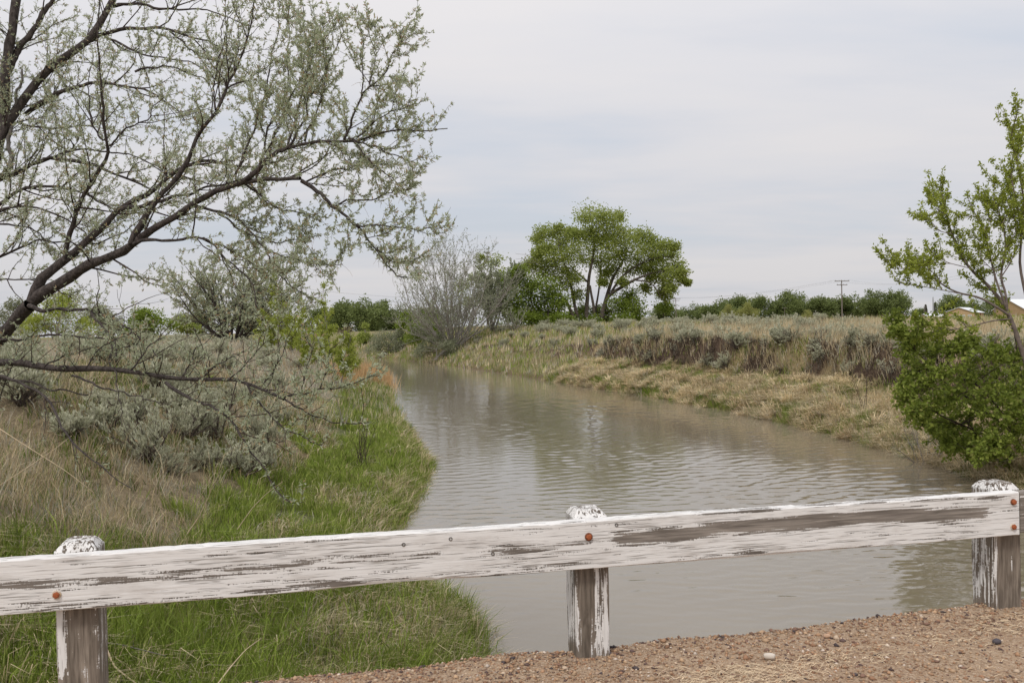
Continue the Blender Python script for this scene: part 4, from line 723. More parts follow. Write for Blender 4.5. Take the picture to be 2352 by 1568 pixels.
#BRUSH
# --- bare trees and brush: stems fan out of one base
def fan_tree(name, label, cat, px, Y, H, fan, nst, seed, leafm, barkm, leafL, leafd, d2=1.2, d3=2.2, r0=.07, group=None, lean=(0, 0), z=None, leafw=.6, trop=.05, l2=.33, l3=.35, nk=(.6, 1.05)):
    g = np.random.default_rng(seed); p = W(px, 760, Y); zz = float(ground(p[0], p[1])) if z is None else z
    th = thing(name, label, cat, (p[0], p[1], zz-.05), 0, group); B = np.array([p[0], p[1], zz-.1])
    a = g.uniform(0, 2*np.pi, nst); s = np.sqrt(g.random(nst))*fan; D = np.stack([np.cos(a)*np.sin(s)+lean[0], np.sin(a)*np.sin(s)+lean[1], np.cos(s)], 1)
    L = H*g.uniform(nk[0], nk[1], nst)*np.cos(s*.35); S = grow(B+g.normal(0, .05*H*.3, (nst, 3))*np.array([1, 1, 0]), D, L, 9, trop, .11, rg=g); SR = taper(nst, 9, r0*g.uniform(.6, 1.1, nst), r0*.15); tube_obj('stem', S, SR, 6, barkm, th)
    p2, d2_, r2, t2, _ = sides(S, SR, d2, .2, 1, .35, .9, g, .2); L2 = H*l2*g.uniform(.4, 1, len(p2))*np.clip(1.25-t2*.7, .3, 1); Q = grow(p2, d2_, L2, 6, trop, .15, rg=g); QR = taper(len(Q), 6, np.minimum(r2*.55, r0*.35), r0*.08)
    p3, d3_, _, t3, _ = sides(Q, QR, d3, .1, 1, .35, 1.0, g, .1); L3 = H*l2*l3*g.uniform(.4, 1, len(p3)); T = grow(p3, d3_, L3, 4, trop, .2, rg=g); TR = taper(len(T), 4, r0*.12, r0*.05)
    tube_obj('branches', Q, QR, 4, barkm, th); tube_obj('twigs', T, TR, 3, barkm, th)
    if leafd > 0:
        a1, b1, _, _, _ = sides(T, TR, leafd, .1, 1, .4, 1.3, g); a2, b2, _, _, _ = sides(Q, QR, leafd*.5, .5, 1, .4, 1.3, g)
        aa = np.concatenate([a1, a2]); bb = np.concatenate([b1, b2]); n = len(aa)
        foliage_obj('foliage', aa, bb, leafL*g.uniform(.6, 1.3, n), leafL*leafw*g.uniform(.6, 1.2, n), leafm, th, g)
    return th
fan_tree('grey_willow_tree', 'sparse grey many stemmed tree left of the cottonwood, mostly bare', 'tree', 1040, 100, 12.6, 1.25, 36, 21, LEAF_WILLOWPALE, BARK_WILLOW, .15, 6, d2=1.2, d3=2.1, r0=.10, trop=.08)
fan_tree('pale_green_tree', 'pale green tree filling the gap between bare tree and thicket', 'tree', 1130, 106, 8.8, .42, 12, 22, LEAF_WILLOWPALE, BARK_WILLOW, .24, 26, r0=.11)
clump_tree('green_tree', 'upright green tree standing behind the bare grey tree', 'tree', [(1115,610,18),(1140,600,18),(1150,630,20),(1120,650,20),(1090,640,16),(1145,665,20),(1060,660,18),(1080,690,20),(1120,690,22),(1150,700,20),(1105,590,9)], [([(1120,745),(1122,700),(1125,650),(1130,600)],.16,.05,0,0)], 122, 2, .28, 230, LEAF_COTTON, BARK_COTTON, 23, sub=9)
fan_tree('grey_olive_bush', 'low silvery bush on the crest between bare tree and thicket', 'bush', 1180, 100, 3.4, 1.1, 16, 24, LEAF_WILLOWPALE, BARK_WILLOW, .16, 22, r0=.06)
fan_tree('russian_olive_tree', 'rounded silvery grey tree on the left bank behind the arching limbs', 'tree', 535, 62, 7.3, .95, 26, 31, LEAF_OLIVE, BARK_DARK, .13, 26, d2=2.0, d3=3.6, r0=.09)
fan_tree('dead_brush', 'tangle of grey dead brush at the left foot of the leafy bush', 'brush', 2125, 23.0, 1.9, 1.15, 16, 25, LEAF_GREYBRUSH, BARK_GREY, .05, 9, d2=4, d3=7, r0=.018)
fan_tree('dead_brush', 'dark dead twigs over the water under the leafy bush', 'brush', 2300, 20.6, 1.5, 1.3, 22, 26, LEAF_GREYBRUSH, BARK_TWIG, .05, 0, d2=4, d3=6, r0=.02, z=.2)
# saplings by the water on the left bank
def sapling(px, Y, H, seed, label, dens=5.5):
    g = np.random.default_rng(seed); p = W(px, 760, Y); zz = float(ground(p[0], p[1])); th = thing('box_elder_sapling', label, 'sapling', (p[0], p[1], zz-.05), 0, 'saplings on the left bank')
    S = grow(np.array([[p[0], p[1], zz-.1]]), np.array([[g.normal(0, .05), 0, 1.]]), np.array([H]), 12, .08, .05, rg=g); SR = taper(1, 12, .035, .006); ne = 2
    S2 = grow(np.repeat([[p[0], p[1], zz-.1]], ne, 0), np.stack([g.normal(0, .3, ne), g.normal(0, .3, ne), np.ones(ne)], 1), H*g.uniform(.5, .75, ne), 12, .1, .06, rg=g); S = np.concatenate([S, S2]); SR = np.concatenate([SR, taper(ne, 12, .022, .005)])
    tube_obj('stem', S, SR, 6, BARK_WILLOW, th)
    pos, dr, r2, t2, _ = sides(S, SR, dens, .18, 1, .6, 1.2, g, .1); L = H*.27*g.uniform(.4, 1, len(pos))*np.clip(1.2-t2*1.0, .12, 1); Q = grow(pos, dr, L, 6, .09, .14, rg=g); QR = taper(len(Q), 6, .009, .003); tube_obj('twigs', Q, QR, 4, BARK_WILLOW, th)
    a1, b1, _, _, _ = sides(Q, QR, 20, .2, 1, .5, 1.4, g); k = 7; pp = np.repeat(a1, k, 0)+g.normal(0, .05, (len(a1)*k, 3)); dd = nrm(np.repeat(b1, k, 0)+g.normal(0, .7, (len(pp), 3))+np.array([0, 0, -.3]))
    foliage_obj('foliage', pp, dd, g.uniform(.07, .14, len(pp)), g.uniform(.035, .065, len(pp)), LEAF_YELLOW, th, g)
sapling(770, 43, 5.2, 41, 'tallest yellow green sapling standing alone by the left waterline'); sapling(700, 46, 4.2, 42, 'yellow green sapling just left of the tallest one'); sapling(640, 50, 4.9, 43, 'bushy yellow green sapling left of the other saplings', 7); sapling(735, 56, 4.0, 44, 'yellow green sapling behind the two front saplings', 7); sapling(812, 58, 2.6, 45, 'short yellow green sapling right of the tallest one', 8); sapling(668, 60, 3.8, 46, 'hazy yellow green sapling at the back of the sapling row', 7)

# --- middle and far bushes along the bend
def bush_px(name, label, px, py, wpx, hpx, Y, leafm, seed, leafL, per=260, nc=14, bark=BARK_WILLOW, group=None, cat='bush', sub=9):
    g = np.random.default_rng(seed); cl = []
    for i in range(nc):
        u = g.uniform(-1, 1); v = g.random()**.8; hh = math.sqrt(max(.05, 1-u*u)); cl.append((px+u*wpx*.42, py-hpx*(.12+.72*v*hh), min(wpx, hpx)*g.uniform(.16, .27)))
    tr = [([(px+g.uniform(-.1, .1)*wpx, py+4), (px+g.uniform(-.15, .15)*wpx, py-hpx*.35), (px+g.uniform(-.25, .25)*wpx, py-hpx*.7)], .0008*Y, .0003*Y, 0, 0) for _ in range(3)]
    clump_tree(name, label, cat, cl, tr, Y, wpx*.3*Y/FPX, leafL, per, leafm, bark, seed, group, branch_r=.00035*Y, sub=sub)
bush_px('grey_brush', 'grey green brush leaning over the far right waterline', 895, 812, 110, 62, 118, LEAF_GREYBRUSH, 61, .17, 420, 18)
bush_px('dark_green_bush', 'dark green bush on the bank below the bare grey tree', 975, 800, 100, 72, 104, LEAF_THICKET, 62, .2, 330, 16)
bush_px('green_bush', 'rounded green bush at the far river bend', 838, 798, 44, 60, 142, LEAF_COTTON, 63, .24, 320, 10)
bush_px('green_bush', 'light green bush under the left limbs of the bare grey tree', 965, 755, 110, 50, 118, LEAF_THICKET, 65, .24, 300, 12)
bush_px('olive_green_bush', 'low mixed green brush running down to the water below the dark bush', 1010, 822, 120, 58, 97, LEAF_GREYBRUSH, 64, .16, 330, 14)
bush_px('tan_willow_bush', 'tan leafless willow brush on the far bank behind the saplings', 775, 800, 110, 52, 172, noise_mat('tan_brush', [(.3, (.19, .16, .09)), (.7, (.29, .25, .15))], 2), 66, .3, 300, 12)
bush_px('yellow_green_bush', 'yellow green bushes at the far end of the water', 700, 802, 120, 62, 165, LEAF_YELLOW, 67, .3, 240, 13)
bush_px('yellow_green_tree', 'yellow green tree behind the limbs at the far left', 130, 775, 150, 112, 95, LEAF_YELLOW, 68, .22, 300, 20)
bush_px('olive_green_tree', 'dull olive tree between the two bright trees at far left', 225, 775, 110, 80, 100, LEAF_GREYBRUSH, 69, .22, 300, 14)
bush_px('green_bush', 'bright green rounded tree left of the silvery tree', 345, 772, 120, 82, 96, LEAF_THICKET, 70, .22, 380, 16)
bush_px('green_bush', 'small green bush at the foot of the silvery tree', 430, 770, 60, 60, 110, LEAF_COTTON, 71, .22, 300, 9)
bush_px('yellow_green_tree', 'hazy yellow green tree right of the silvery tree', 640, 775, 90, 105, 92, LEAF_YELLOW, 72, .2, 260, 14)
bush_px('yellow_green_tree', 'pale tree at the left edge of the picture behind the trunk', 30, 775, 90, 100, 105, LEAF_GREYBRUSH, 73, .22, 260, 14)

# --- far trees, copies of a few kinds
def far_proto(name, seed, leafm, wd, H, nc=24, per=120, trunk=.25):
    g = np.random.default_rng(seed); e = bpy.data.objects.new(name, None); COL.objects.link(e); BP, BR, pos, dirs = [], [], [], []
    tp = resample(np.array([(0, 0, -.3), (g.normal(0, .2), 0, H*.25), (g.normal(0, .4), 0, H*.5), (g.normal(0, .5), 0, H*.8)]), 10); V, F = tubes(tp[None], np.linspace(.32, .08, 10)[None]*H/11, 7); link('trunk', mesh_np('trunk', V, [F], None, True, BARK_COTTON), e)
    for i in range(nc):
        v = nrm(g.normal(size=3))*g.random()**.4; c = np.array([v[0]*wd*.42, v[1]*wd*.42, H*(trunk*.5+.47)+v[2]*H*(.44-trunk*.4)]); rm = H*g.uniform(.10, .17)
        s = tp[min(9, max(2, int(c[2]/H*9)-1))]; BP.append(np.linspace(0, 1, 6)[:, None]*(c-s)+s); BR.append(np.linspace(.09, .03, 6)*H/11)
        sc = c+nrm(g.normal(size=(8, 3)))*g.uniform(.3, 1, (8, 1))*rm; m = per//8; P = np.repeat(sc, m, 0)+g.normal(0, .36*rm, (8*m, 3)); pos.append(P); dirs.append(nrm(P-c+g.normal(0, .4*rm, P.shape)))
    V, F = tubes(np.array(BP), np.array(BR), 4); link('branches', mesh_np('branches', V, [F], None, True, BARK_COTTON), e)['kind'] = 'stuff'
    pos = np.concatenate(pos); n = len(pos); V, F = leaves(pos, np.concatenate(dirs), g.uniform(.3, .65, n)*H/11, g.uniform(.25, .5, n)*H/11, g, .5); stuff(link('crown', mesh_np('crown', V, [F], None, False, leafm), e)); return e
FP = {'a': far_proto('far_tree', 201, LEAF_FAR, 11, 11, 30, 220, .02), 'b': far_proto('far_tree', 202, LEAF_FAR, 8.5, 11, 28, 220, .0), 'c': far_proto('far_tree', 203, LEAF_FAR, 14, 11, 38, 220, .06), 'y': far_proto('far_willow', 204, LEAF_FARY, 12, 11, 28, 190, .0)}
far_used = set()
def far_tree(kind, px, top, Y, wscale, label, group):
    p = W(px, top-7, Y); z0 = 2.9; sc = (p[2]-z0)/11.0*1.02
    o = FP[kind]
    if kind in far_used: o = copy_tree(o)
    far_used.add(kind); o.location = (p[0], p[1], z0-.08*(p[2]-z0)); o.scale = (sc*wscale*1.38, sc*wscale*1.2, sc); o.rotation_euler = (0, 0, (px*1.7) % 6.28); tag(o, label, 'tree', group)
gR = 'trees in the far line on the right'; gL = 'trees in the far line behind the river bend'
ft = [('a', 1655, 690, 380, 1.1, 'round dark green tree at the left end of the far right tree line'), ('b', 1697, 680, 385, 1.1, 'narrow green tree second from the left in the far right tree line'), ('b', 1745, 680, 400, .9, 'slim tree rising right of the yellow willows in the far line'), ('c', 1800, 668, 400, .9, 'open crowned tall tree left of the utility pole'), ('a', 1850, 680, 410, 1.0, 'dense green tree just left of the utility pole'), ('b', 1880, 683, 405, 1.1, 'dark tree close left of the utility pole in the far line'), ('b', 1925, 682, 410, 1.2, 'dense tree directly behind the utility pole'), ('a', 1965, 680, 415, 1.0, 'tree behind the grey barn on its left side'), ('c', 2010, 665, 400, .8, 'tallest tree of the far right line behind the barn'), ('c', 2055, 668, 395, .75, 'broad tree at the right end of the far line by the barn'),
      ('a', 1590, 702, 520, 1.3, 'low distant tree clump right of the cottonwood'), ('a', 1530, 698, 500, 1.2, 'distant tree showing just right of the cottonwood foot'), ('b', 1620, 705, 540, 1.4, 'small distant tree at the gap in the far right tree line'), ('c', 2190, 676, 420, .8, 'dark tree behind the tan building'), ('a', 2235, 690, 430, 1.0, 'tree behind the white roof of the tan building'), ('b', 2275, 690, 440, 1.0, 'dark tree behind the roof junction of the tan buildings'), ('b', 2110, 712, 480, 1.3, 'low far tree between the barn trees and the tan building'), ('y', 1718, 697, 360, .75, 'yellow green willow in front of the far right tree line'), ('y', 1672, 702, 360, .7, 'smaller yellow green willow beside the larger willow'), ('y', 1855, 716, 340, .8, 'low yellowish willow left of the pole foot')]
for k_, px, top, Y, ws, lab in ft: far_tree(k_, px, top, Y, ws, lab, gR)
fl = [('b', 800, 690, 230, 1.1, 'dark green tree right of the tallest sapling'), ('a', 842, 686, 225, .95, 'rounded tree second from left in the line behind the bend'), ('c', 882, 688, 235, .8, 'open topped tree left of the bare grey tree'), ('a', 930, 700, 235, .9, 'tree directly behind the left limbs of the bare grey tree'), ('b', 985, 708, 240, 1.2, 'low green tree behind the middle of the bare grey tree'), ('b', 728, 708, 330, 1.0, 'dark blue green tree left of the tallest sapling'), ('a', 765, 712, 340, .9, 'small dark tree behind the tallest sapling'), ('a', 580, 712, 300, 1.2, 'distant tree hidden behind the silvery tree'), ('b', 460, 720, 300, 1.4, 'distant low tree left of the silvery tree')]
for k_, px, top, Y, ws, lab in fl: far_tree(k_, px, top, Y, ws, lab, gL)
g = np.random.default_rng(401); n = 9000; tx = g.uniform(-620, 620, n); hh = 2.5+9*fbm(tx*.03, tx*0+2, 401)**2*2; tz = 2.6+hh*np.sqrt(g.random(n)); ty = 680+g.uniform(-25, 25, n)+.02*np.abs(tx)
V, F = leaves(np.stack([tx, ty, tz], 1), g.normal(size=(n, 3)), g.uniform(.8, 1.7, n), g.uniform(.7, 1.4, n), g, .5)
tag(link('distant_woods', mesh_np('distant_woods', V, [F], None, False, LEAF_FAR)), 'low distant line of woods along the horizon', 'woods', kind='stuff')
def conifer(px, top, Y, label, seed):
    g = np.random.default_rng(seed); p = W(px, top, Y); H = p[2]-2.9; th = thing('conifer_tree', label, 'tree', (p[0], p[1], 2.9), 0, 'distant conifers')
    V, F = tubes(np.array([[(0, 0, -.2), (0, 0, H*.5), (0, 0, H)]]), np.array([[.2, .12, .03]]), 6); link('trunk', mesh_np('trunk', V, [F], None, True, BARK_COTTON), th)
    n = 1500; h = g.random(n)**.8; r = (1-h)*H*.17*np.sqrt(g.random(n)); a = g.uniform(0, 6.28, n); P = np.stack([r*np.cos(a), r*np.sin(a), .08*H+h*H*.92], 1); V, F = leaves(P, np.stack([np.cos(a), np.sin(a), np.full(n, -.3)], 1), g.uniform(.3, .7, n), g.uniform(.15, .3, n), g); stuff(link('crown', mesh_np('crown', V, [F], None, False, LEAF_CONIF), th))
conifer(2126, 699, 460, 'dark pointed conifer left of the grey pole behind the young tree', 1); conifer(2148, 694, 440, 'dark pointed conifer touching the round tree behind the building', 2)

# ------------------------------------------------------------------ sagebrush
def sage_proto(seed, nsp, leaf, dead=0.0):
    g = np.random.default_rng(seed); e = bpy.data.objects.new('sagebrush', None); COL.objects.link(e); nst = 22
    a = g.uniform(0, 6.28, nst); s = np.sqrt(g.random(nst))*1.15; D = np.stack([np.cos(a)*np.sin(s), np.sin(a)*np.sin(s), np.cos(s)], 1)
    S = grow(np.zeros((nst, 3)), D, g.uniform(.35, .62, nst), 7, .12, .2, rg=g); SR = taper(nst, 7, .016, .005)
    p2, d2, r2, _, _ = sides(S, SR, 16, .25, 1, .3, 1.0, g, .4); Q = grow(p2, d2, g.uniform(.1, .3, len(p2)), 5, .2, .18, rg=g); QR = taper(len(Q), 5, .005, .0022)
    V, F = tubes(S, SR, 5); V2, F2 = tubes(Q, QR, 3); stuff(link('stems', mesh_np('stems', np.vstack([V, V2]), [F, F2+len(V)], None, True, SAGE_STEM), e))
    if dead < 1:
        sel = g.random(len(Q)) > dead; a1, b1, _, _, _ = sides(Q[sel], QR[sel], nsp, .3, 1, .3, .95, g, .4); n = len(a1); b1 = nrm(b1+np.array([0, 0, .45]))
        V, F = leaves(a1, b1, leaf*g.uniform(.6, 1.25, n), leaf*.26*g.uniform(.7, 1.2, n), g, .6); stuff(link('foliage', mesh_np('foliage', V, [F], None, False, LEAF_SAGE), e))
    return e
SGP = [sage_proto(301, 95, .06), sage_proto(302, 95, .06), sage_proto(303, 48, .10), sage_proto(304, 48, .10), sage_proto(305, 34, .10, .55)]
sg_used = set()
def sage(i, x, y, s, h, label, group, dz=0.0, tilt=(0, 0)):
    o = SGP[i]
    if i in sg_used: o = copy_tree(o)
    sg_used.add(i); o.location = (x, y, float(ground(x, y))-.04+dz); o.scale = (s, s, h); o.rotation_euler = (tilt[0], tilt[1], (x*7.3+y*3.1) % 6.28); tag(o, label, 'sagebrush', group)
def hit(px, py, z0=1.5):
    lo, hi = 5.0, 120.0; d = ray(px, py); Ys = np.linspace(lo, hi, 1200); P = CAM+d*Ys[:, None]; g = ground(P[:, 0], P[:, 1]); k = np.argmax(P[:, 2] < g); return P[k]
gS1 = 'sagebrush on the left bank'
near = [(345, 1060, 1.25, 1.3, 'silvery sagebrush at the left end of the near clump below the limbs'), (420, 1010, 1.5, 1.2, 'silvery sagebrush in the middle of the near clump'), (500, 1015, 1.2, 1.45, 'silvery sagebrush behind the bare soil patch'), (550, 1100, 1.5, 1.1, 'largest silvery sagebrush, nearest to the rail on the left bank'), (610, 1035, 1.1, 1.3, 'silvery sagebrush right of the near clump beside green grass'), (300, 985, 1.3, 1.0, 'sagebrush behind the left end of the near clump'), (400, 930, 1.1, 1.25, 'small sagebrush under the lowest long limb'), (475, 1080, .95, .8, 'low sagebrush in front of the middle of the near clump'), (600, 1085, .9, .75, 'low sagebrush at the right foot of the largest one'), (520, 950, 1.4, 1.1, 'sagebrush on the slope behind the near clump'), (380, 1090, .7, .6, 'small low sagebrush beside the bare soil patch'), (640, 980, 1.0, .9, 'sagebrush at the upper right end of the near clump')]
for i, (px, py, s, h, lab) in enumerate(near):
    p = hit(px, py); sage(i % 2, p[0], p[1], s, h*1.1, lab, gS1, tilt=(.25*math.sin(i*2.3), .3*math.cos(i*1.7)))
    o_ = [q for q in bpy.data.objects if q.get('label') == lab][0]; o_.scale = (s*(1+.28*math.sin(i*3.1)), s*(1-.22*math.sin(i*3.1)), h*1.1)
def place_words(x, y, h):
    P = np.array([x, y, h])-CAM; px = CX+FPX*(P@_r)/(P@_f); return px
def size_word(s, h): return ('large ' if s > 1.45 else 'small ' if s < 1.05 else '') + ('low ' if h/s < .82 else 'tall ' if h/s > .95 else '')
LMR = [(1000, 'below the bare grey tree'), (1190, 'below the green thicket'), (1330, 'below the cottonwood trunks'), (1480, 'under the right cottonwood limbs'), (1580, 'at the gap beside the cottonwood'), (1690, 'in front of the yellow willows'), (1800, 'in front of the slim far trees'), (1900, 'left of the tall pole'), (1960, 'before the tall pole'), (2040, 'in front of the grey barn'), (2120, 'near the fence posts'), (2600, 'behind the young tree')]
LML = [(-9999, 'at the left edge'), (120, 'below the yellow green tree'), (260, 'below the rounded tree'), (400, 'left of the silvery tree'), (500, 'below the silvery tree'), (600, 'right of the silvery tree'), (680, 'just left of the saplings')]
def zone(d, y): return ('edge' if d < 7 else 'second' if d < 12 else 'back')+' row '+('nearby' if y < 30 else 'midway' if y < 50 else 'far off')
g = np.random.default_rng(71); cnt = 0
while cnt < 84:
    y = 15*(95/15)**g.random(); x = g.uniform(-34, -4); d_, l_ = river_d(np.array([x]), np.array([y]))
    if not l_[0] or d_[0] < 4.4 or d_[0] > 22 or abs(x)/y > .62: continue
    s = g.uniform(.9, 1.6); h = s*g.uniform(.75, 1.0); px = place_words(x, y, 2.8); lm = [w_ for a_, w_ in LML if px >= a_][-1]
    sage(2+cnt % 2, x, y, s, h, size_word(s, h)+'left bank sagebrush '+lm+', '+zone(d_[0], y), gS1); cnt += 1
gS2 = 'sagebrush along the right bank'
spec = [(1690, 800, 1.7, 1.45, 'pale sagebrush hanging over the dark eroded scarp'), (1600, 790, 1.5, 1.3, 'sagebrush over the scarp left of the largest dark hollow'), (1860, 770, 1.7, 1.4, 'wide sagebrush on the crest above the scarp, right of the utility pole'), (1510, 790, 1.4, 1.2, 'sagebrush leaning at the left part of the scarp'), (1790, 790, 1.6, 1.3, 'half bare sagebrush above the deepest part of the scarp')]
for i, (px, py, s, h, lab) in enumerate(spec): p = hit(px, py); sage(2+i % 3, p[0], p[1], s, h, lab, gS2, tilt=(0, -.25))
cnt = 0
while cnt < 46:
    y = 24*(66/24)**g.random(); x = g.uniform(-4, 26); d_, l_ = river_d(np.array([x]), np.array([y])); dj_ = d_[0]+(float(fbm(np.array([x*.22]), np.array([y*.22]), 21)[0])-.5)*2.2
    if l_[0] or dj_ < 3.3 or dj_ > 4.5 or abs(x)/y > .60: continue
    s = g.uniform(.8, 1.35); h = s*g.uniform(.75, 1.0); px = place_words(x, y, 3.2); lm = [w_ for a_, w_ in LMR if px < a_+60][0]
    sage(4 if cnt % 3 else 2, x, y, s, h, size_word(s, h)+'dark stemmed sagebrush over the scarp '+lm+(', nearby' if y < 32 else ', midway' if y < 45 else ', far off'), gS2, tilt=(0, -.65)); cnt += 1
cnt = 0
while cnt < 135:
    y = 22*(105/22)**g.random(); x = g.uniform(-8, 36); d_, l_ = river_d(np.array([x]), np.array([y]))
    if l_[0] or d_[0] < 3.9 or d_[0] > 22 or abs(x)/y > .60: continue
    s = g.uniform(1.0, 1.75)*(1 if y > 52 else .85); h = s*g.uniform(.72, 1.0); dead_ = d_[0] < 5.2; px = place_words(x, y, 3.2); lm = [w_ for a_, w_ in LMR if px < a_+60][0]
    sage(4 if (dead_ and g.random() < .6) else 2+cnt % 2, x, y, s, h, size_word(s, h)+('half bare ' if dead_ else '')+'right bank sagebrush '+lm+', '+zone(d_[0], y), gS2, tilt=(0, -.3 if dead_ else 0)); cnt += 1

# ------------------------------------------------------------------ grass
GREEN = np.array([(.168, .23, .03), (.22, .285, .045), (.135, .19, .026), (.275, .31, .075)]); STRAW = np.array([(.59, .485, .30), (.68, .575, .385), (.50, .40, .24), (.43, .325, .19)]); GREYS = np.array([(.46, .43, .35), (.40, .385, .31), (.53, .48, .38)])
def blades(base, h, lean, wd, col, bend=.35, tipdrop=0.0):
    n = len(base); up = np.zeros((n, 3)); up[:, 2] = 1; d = nrm(up+lean*(1-bend)); s = nrm(np.cross(d, rng.normal(size=(n, 3)))*np.array([1, 1, .25])); h = h[:, None]; wd = wd[:, None]
    mid = base+d*h*.55; tip = base+nrm(up*(1-tipdrop)+lean*1.25)*h*np.array([1, 1, 1])
    tip[:, 2] = np.where(tipdrop > 0, mid[:, 2]+(tip[:, 2]-mid[:, 2])*(1-tipdrop), tip[:, 2])
    V = np.stack([base-s*wd*.5, base+s*wd*.5, mid+s*wd*.42, mid-s*wd*.42, tip], 1).reshape(-1, 3); i = np.arange(n)*5
    if tipdrop == 0 and np.median(np.hypot(base[:, 0], base[:, 1])) > 26:
        V = np.stack([base-s*wd*.62, base+s*wd*.62, tip], 1).reshape(-1, 3); i = np.arange(n)*3
        return V, np.zeros((0, 4), int), np.stack([i, i+1, i+2], 1), np.repeat(col, 3, 0)
    return V, np.stack([i, i+1, i+2, i+3], 1), np.stack([i+3, i+2, i+4], 1), np.repeat(col, 5, 0)
class Field:
    def __init__(s): s.V = []; s.Q = []; s.T = []; s.C = []; s.n = 0
    def add(s, V, Q, T, C): s.V.append(V); s.Q.append(Q+s.n); s.T.append(T+s.n); s.C.append(C); s.n += len(V)
    def obj(s, name, label): return tag(link(name, mesh_np(name, np.vstack(s.V), [np.vstack(s.Q), np.vstack(s.T)], np.vstack(s.C), False, GRASS)), label, 'grass', kind='stuff')
def tufts(F, cx, cy, nb, rad, hmin, hmax, pal, spread, wind, bend=.35, wmul=1.0, tipdrop=0.0, tint=.2):
    n = len(cx)
    if n == 0: return
    m = np.asarray(nb)*np.ones(n, int); idx = np.repeat(np.arange(n), m); k = len(idx); a = rng.uniform(0, 6.283, k); r = np.asarray(rad)*np.ones(n); rr = r[idx]*np.sqrt(rng.random(k)); bx = cx[idx]+rr*np.cos(a); by = cy[idx]+rr*np.sin(a)
    base = np.stack([bx, by, ground(bx, by)-.02], 1); hh = (hmin+(hmax-hmin)*rng.random(n))[idx]*rng.uniform(.55, 1.1, k)
    lean = np.stack([np.cos(a)*spread*rng.random(k), np.sin(a)*spread*rng.random(k), np.zeros(k)], 1)+np.array([wind[0], wind[1], 0])+rng.normal(0, .12, (k, 3))*np.array([1, 1, 0])
    tc_ = pal[rng.integers(0, len(pal), n)][idx]*rng.uniform(1-tint, 1+tint, (n, 1))[idx]*rng.uniform(.85, 1.15, (k, 1)); dist = np.hypot(bx, by); wd = np.maximum(.0055, .00062*dist)*rng.uniform(.7, 1.3, k)*wmul
    F.add(*blades(base, hh, lean, wd, tc_, bend, tipdrop))
def scatter(n, y0, y1, x0, x1, power=1.0):
    y = y0*(y1/y0)**rng.random(n); x = rng.uniform(x0, x1, n); ok = np.abs(x)/np.maximum(y, 1) < .66; x, y = x[ok], y[ok]; d, l = river_d(x, y); return x, y, d, l
# left bank, lush green belt
F = Field()
x, y, d, l = scatter(64000, 6.2, 34, -13, 1.5); s = (x-P1[0])*RN[0]+(y-P1[1])*RN[1]; nzv = fbm(x*.55, y*.55, 91)
lim = 2.7+2.2*(nzv-.5)*2 + np.clip((9.6-y)*2.2, 0, 5); k = l & (d > -.22) & (d < lim) & (s > .9); gx_, gy_, gd_ = x[k], y[k], d[k]; nn_ = fbm(gx_*1.1, gy_*1.1, 191)
kg = (nn_ < .60) | (rng.random(len(nn_)) < .4); tufts(F, gx_[kg], gy_[kg], 8, .10, .18, .40, np.vstack([GREEN, GREEN[[1, 3]]*1.15]), .55, (.05, -.05), tint=.3)
k2 = rng.random(len(gx_)) < (.07+.45*(nn_ > .58)); tufts(F, gx_[k2], gy_[k2], 5, .09, .26, .52, np.vstack([STRAW, GREYS[2:3]]), .8, (.15, -.05), .15, .9, .45)
k3 = (gd_ < .45) & (rng.random(len(gd_)) < .5); tufts(F, gx_[k3], gy_[k3], 7, .08, .3, .55, np.vstack([GREEN, STRAW[:3]]), .7, (.35, -.1), .3, 1, .2)
x, y, d, l = scatter(26000, 30, 105, -40, 6); k = l & (d > -.2) & (d < 3.0+1.8*(fbm(x*.2, y*.2, 5)-.5)); tufts(F, x[k], y[k], 7, .16, .3, .55, np.vstack([GREEN, GREEN*.9, STRAW[:3], GREYS[:1]]), .5, (.05, 0), tint=.3)
nr = (gy_ < 13); ci = np.where(nr & (rng.random(len(gx_)) < .10))[0]; tufts(F, gx_[ci], gy_[ci], 8, .06, .38, .68, np.vstack([GREEN[:3], GREEN[1:2]*1.2]), .6, (.05, -.05), .3, 1.7, .15, tint=.3)
ci = np.where(nr & (fbm(gx_*1.4, gy_*1.4, 195) > .5) & (rng.random(len(gx_)) < .16))[0]; tufts(F, gx_[ci], gy_[ci], 5, .07, .35, .6, np.vstack([STRAW[:2]*1.1, STRAW]), .9, (.3, -.1), .0, 1.25, .8, tint=.25)
F.obj('green_grass', 'fresh green grass along the left waterline')
# left bank, dry slope
F = Field()
x, y, d, l = scatter(42000, 7.5, 32, -19, 0); s = (x-P1[0])*RN[0]+(y-P1[1])*RN[1]; lim = 2.4+np.clip((9.6-y)*2.2, 0, 5)
k = l & (d > lim) & (d < 16) & (s > 1); bare = fbm(x*.5+4, y*.5, 97)+rng.normal(0, .04, len(x)) > .57
kk = k & ~(bare & (d < 7)); x1, y1, d1 = x[kk], y[kk], d[kk]; z1 = fbm(x1*.5, y1*.5, 99)
z1 = z1+rng.normal(0, .06, len(z1)); a = (((d1 > 8.5) & (rng.random(len(d1)) < .55)) | ((z1 > .63) & (rng.random(len(d1)) < .3))); tufts(F, x1[a], y1[a], 6, .10, .22, .55, np.vstack([STRAW, GREYS, GREYS]), .6, (.08, 0), .3, .75, tint=.3)
b_ = (d1 < 9) & (z1 <= .63); tufts(F, x1[b_], y1[b_], 7, .12, .14, .36, np.vstack([GREEN[[0, 2]]*.8, GREEN[2:3]*.9, STRAW[2:4]*.75, GREYS[1:2]*.7]), .8, (.0, 0), tint=.3)
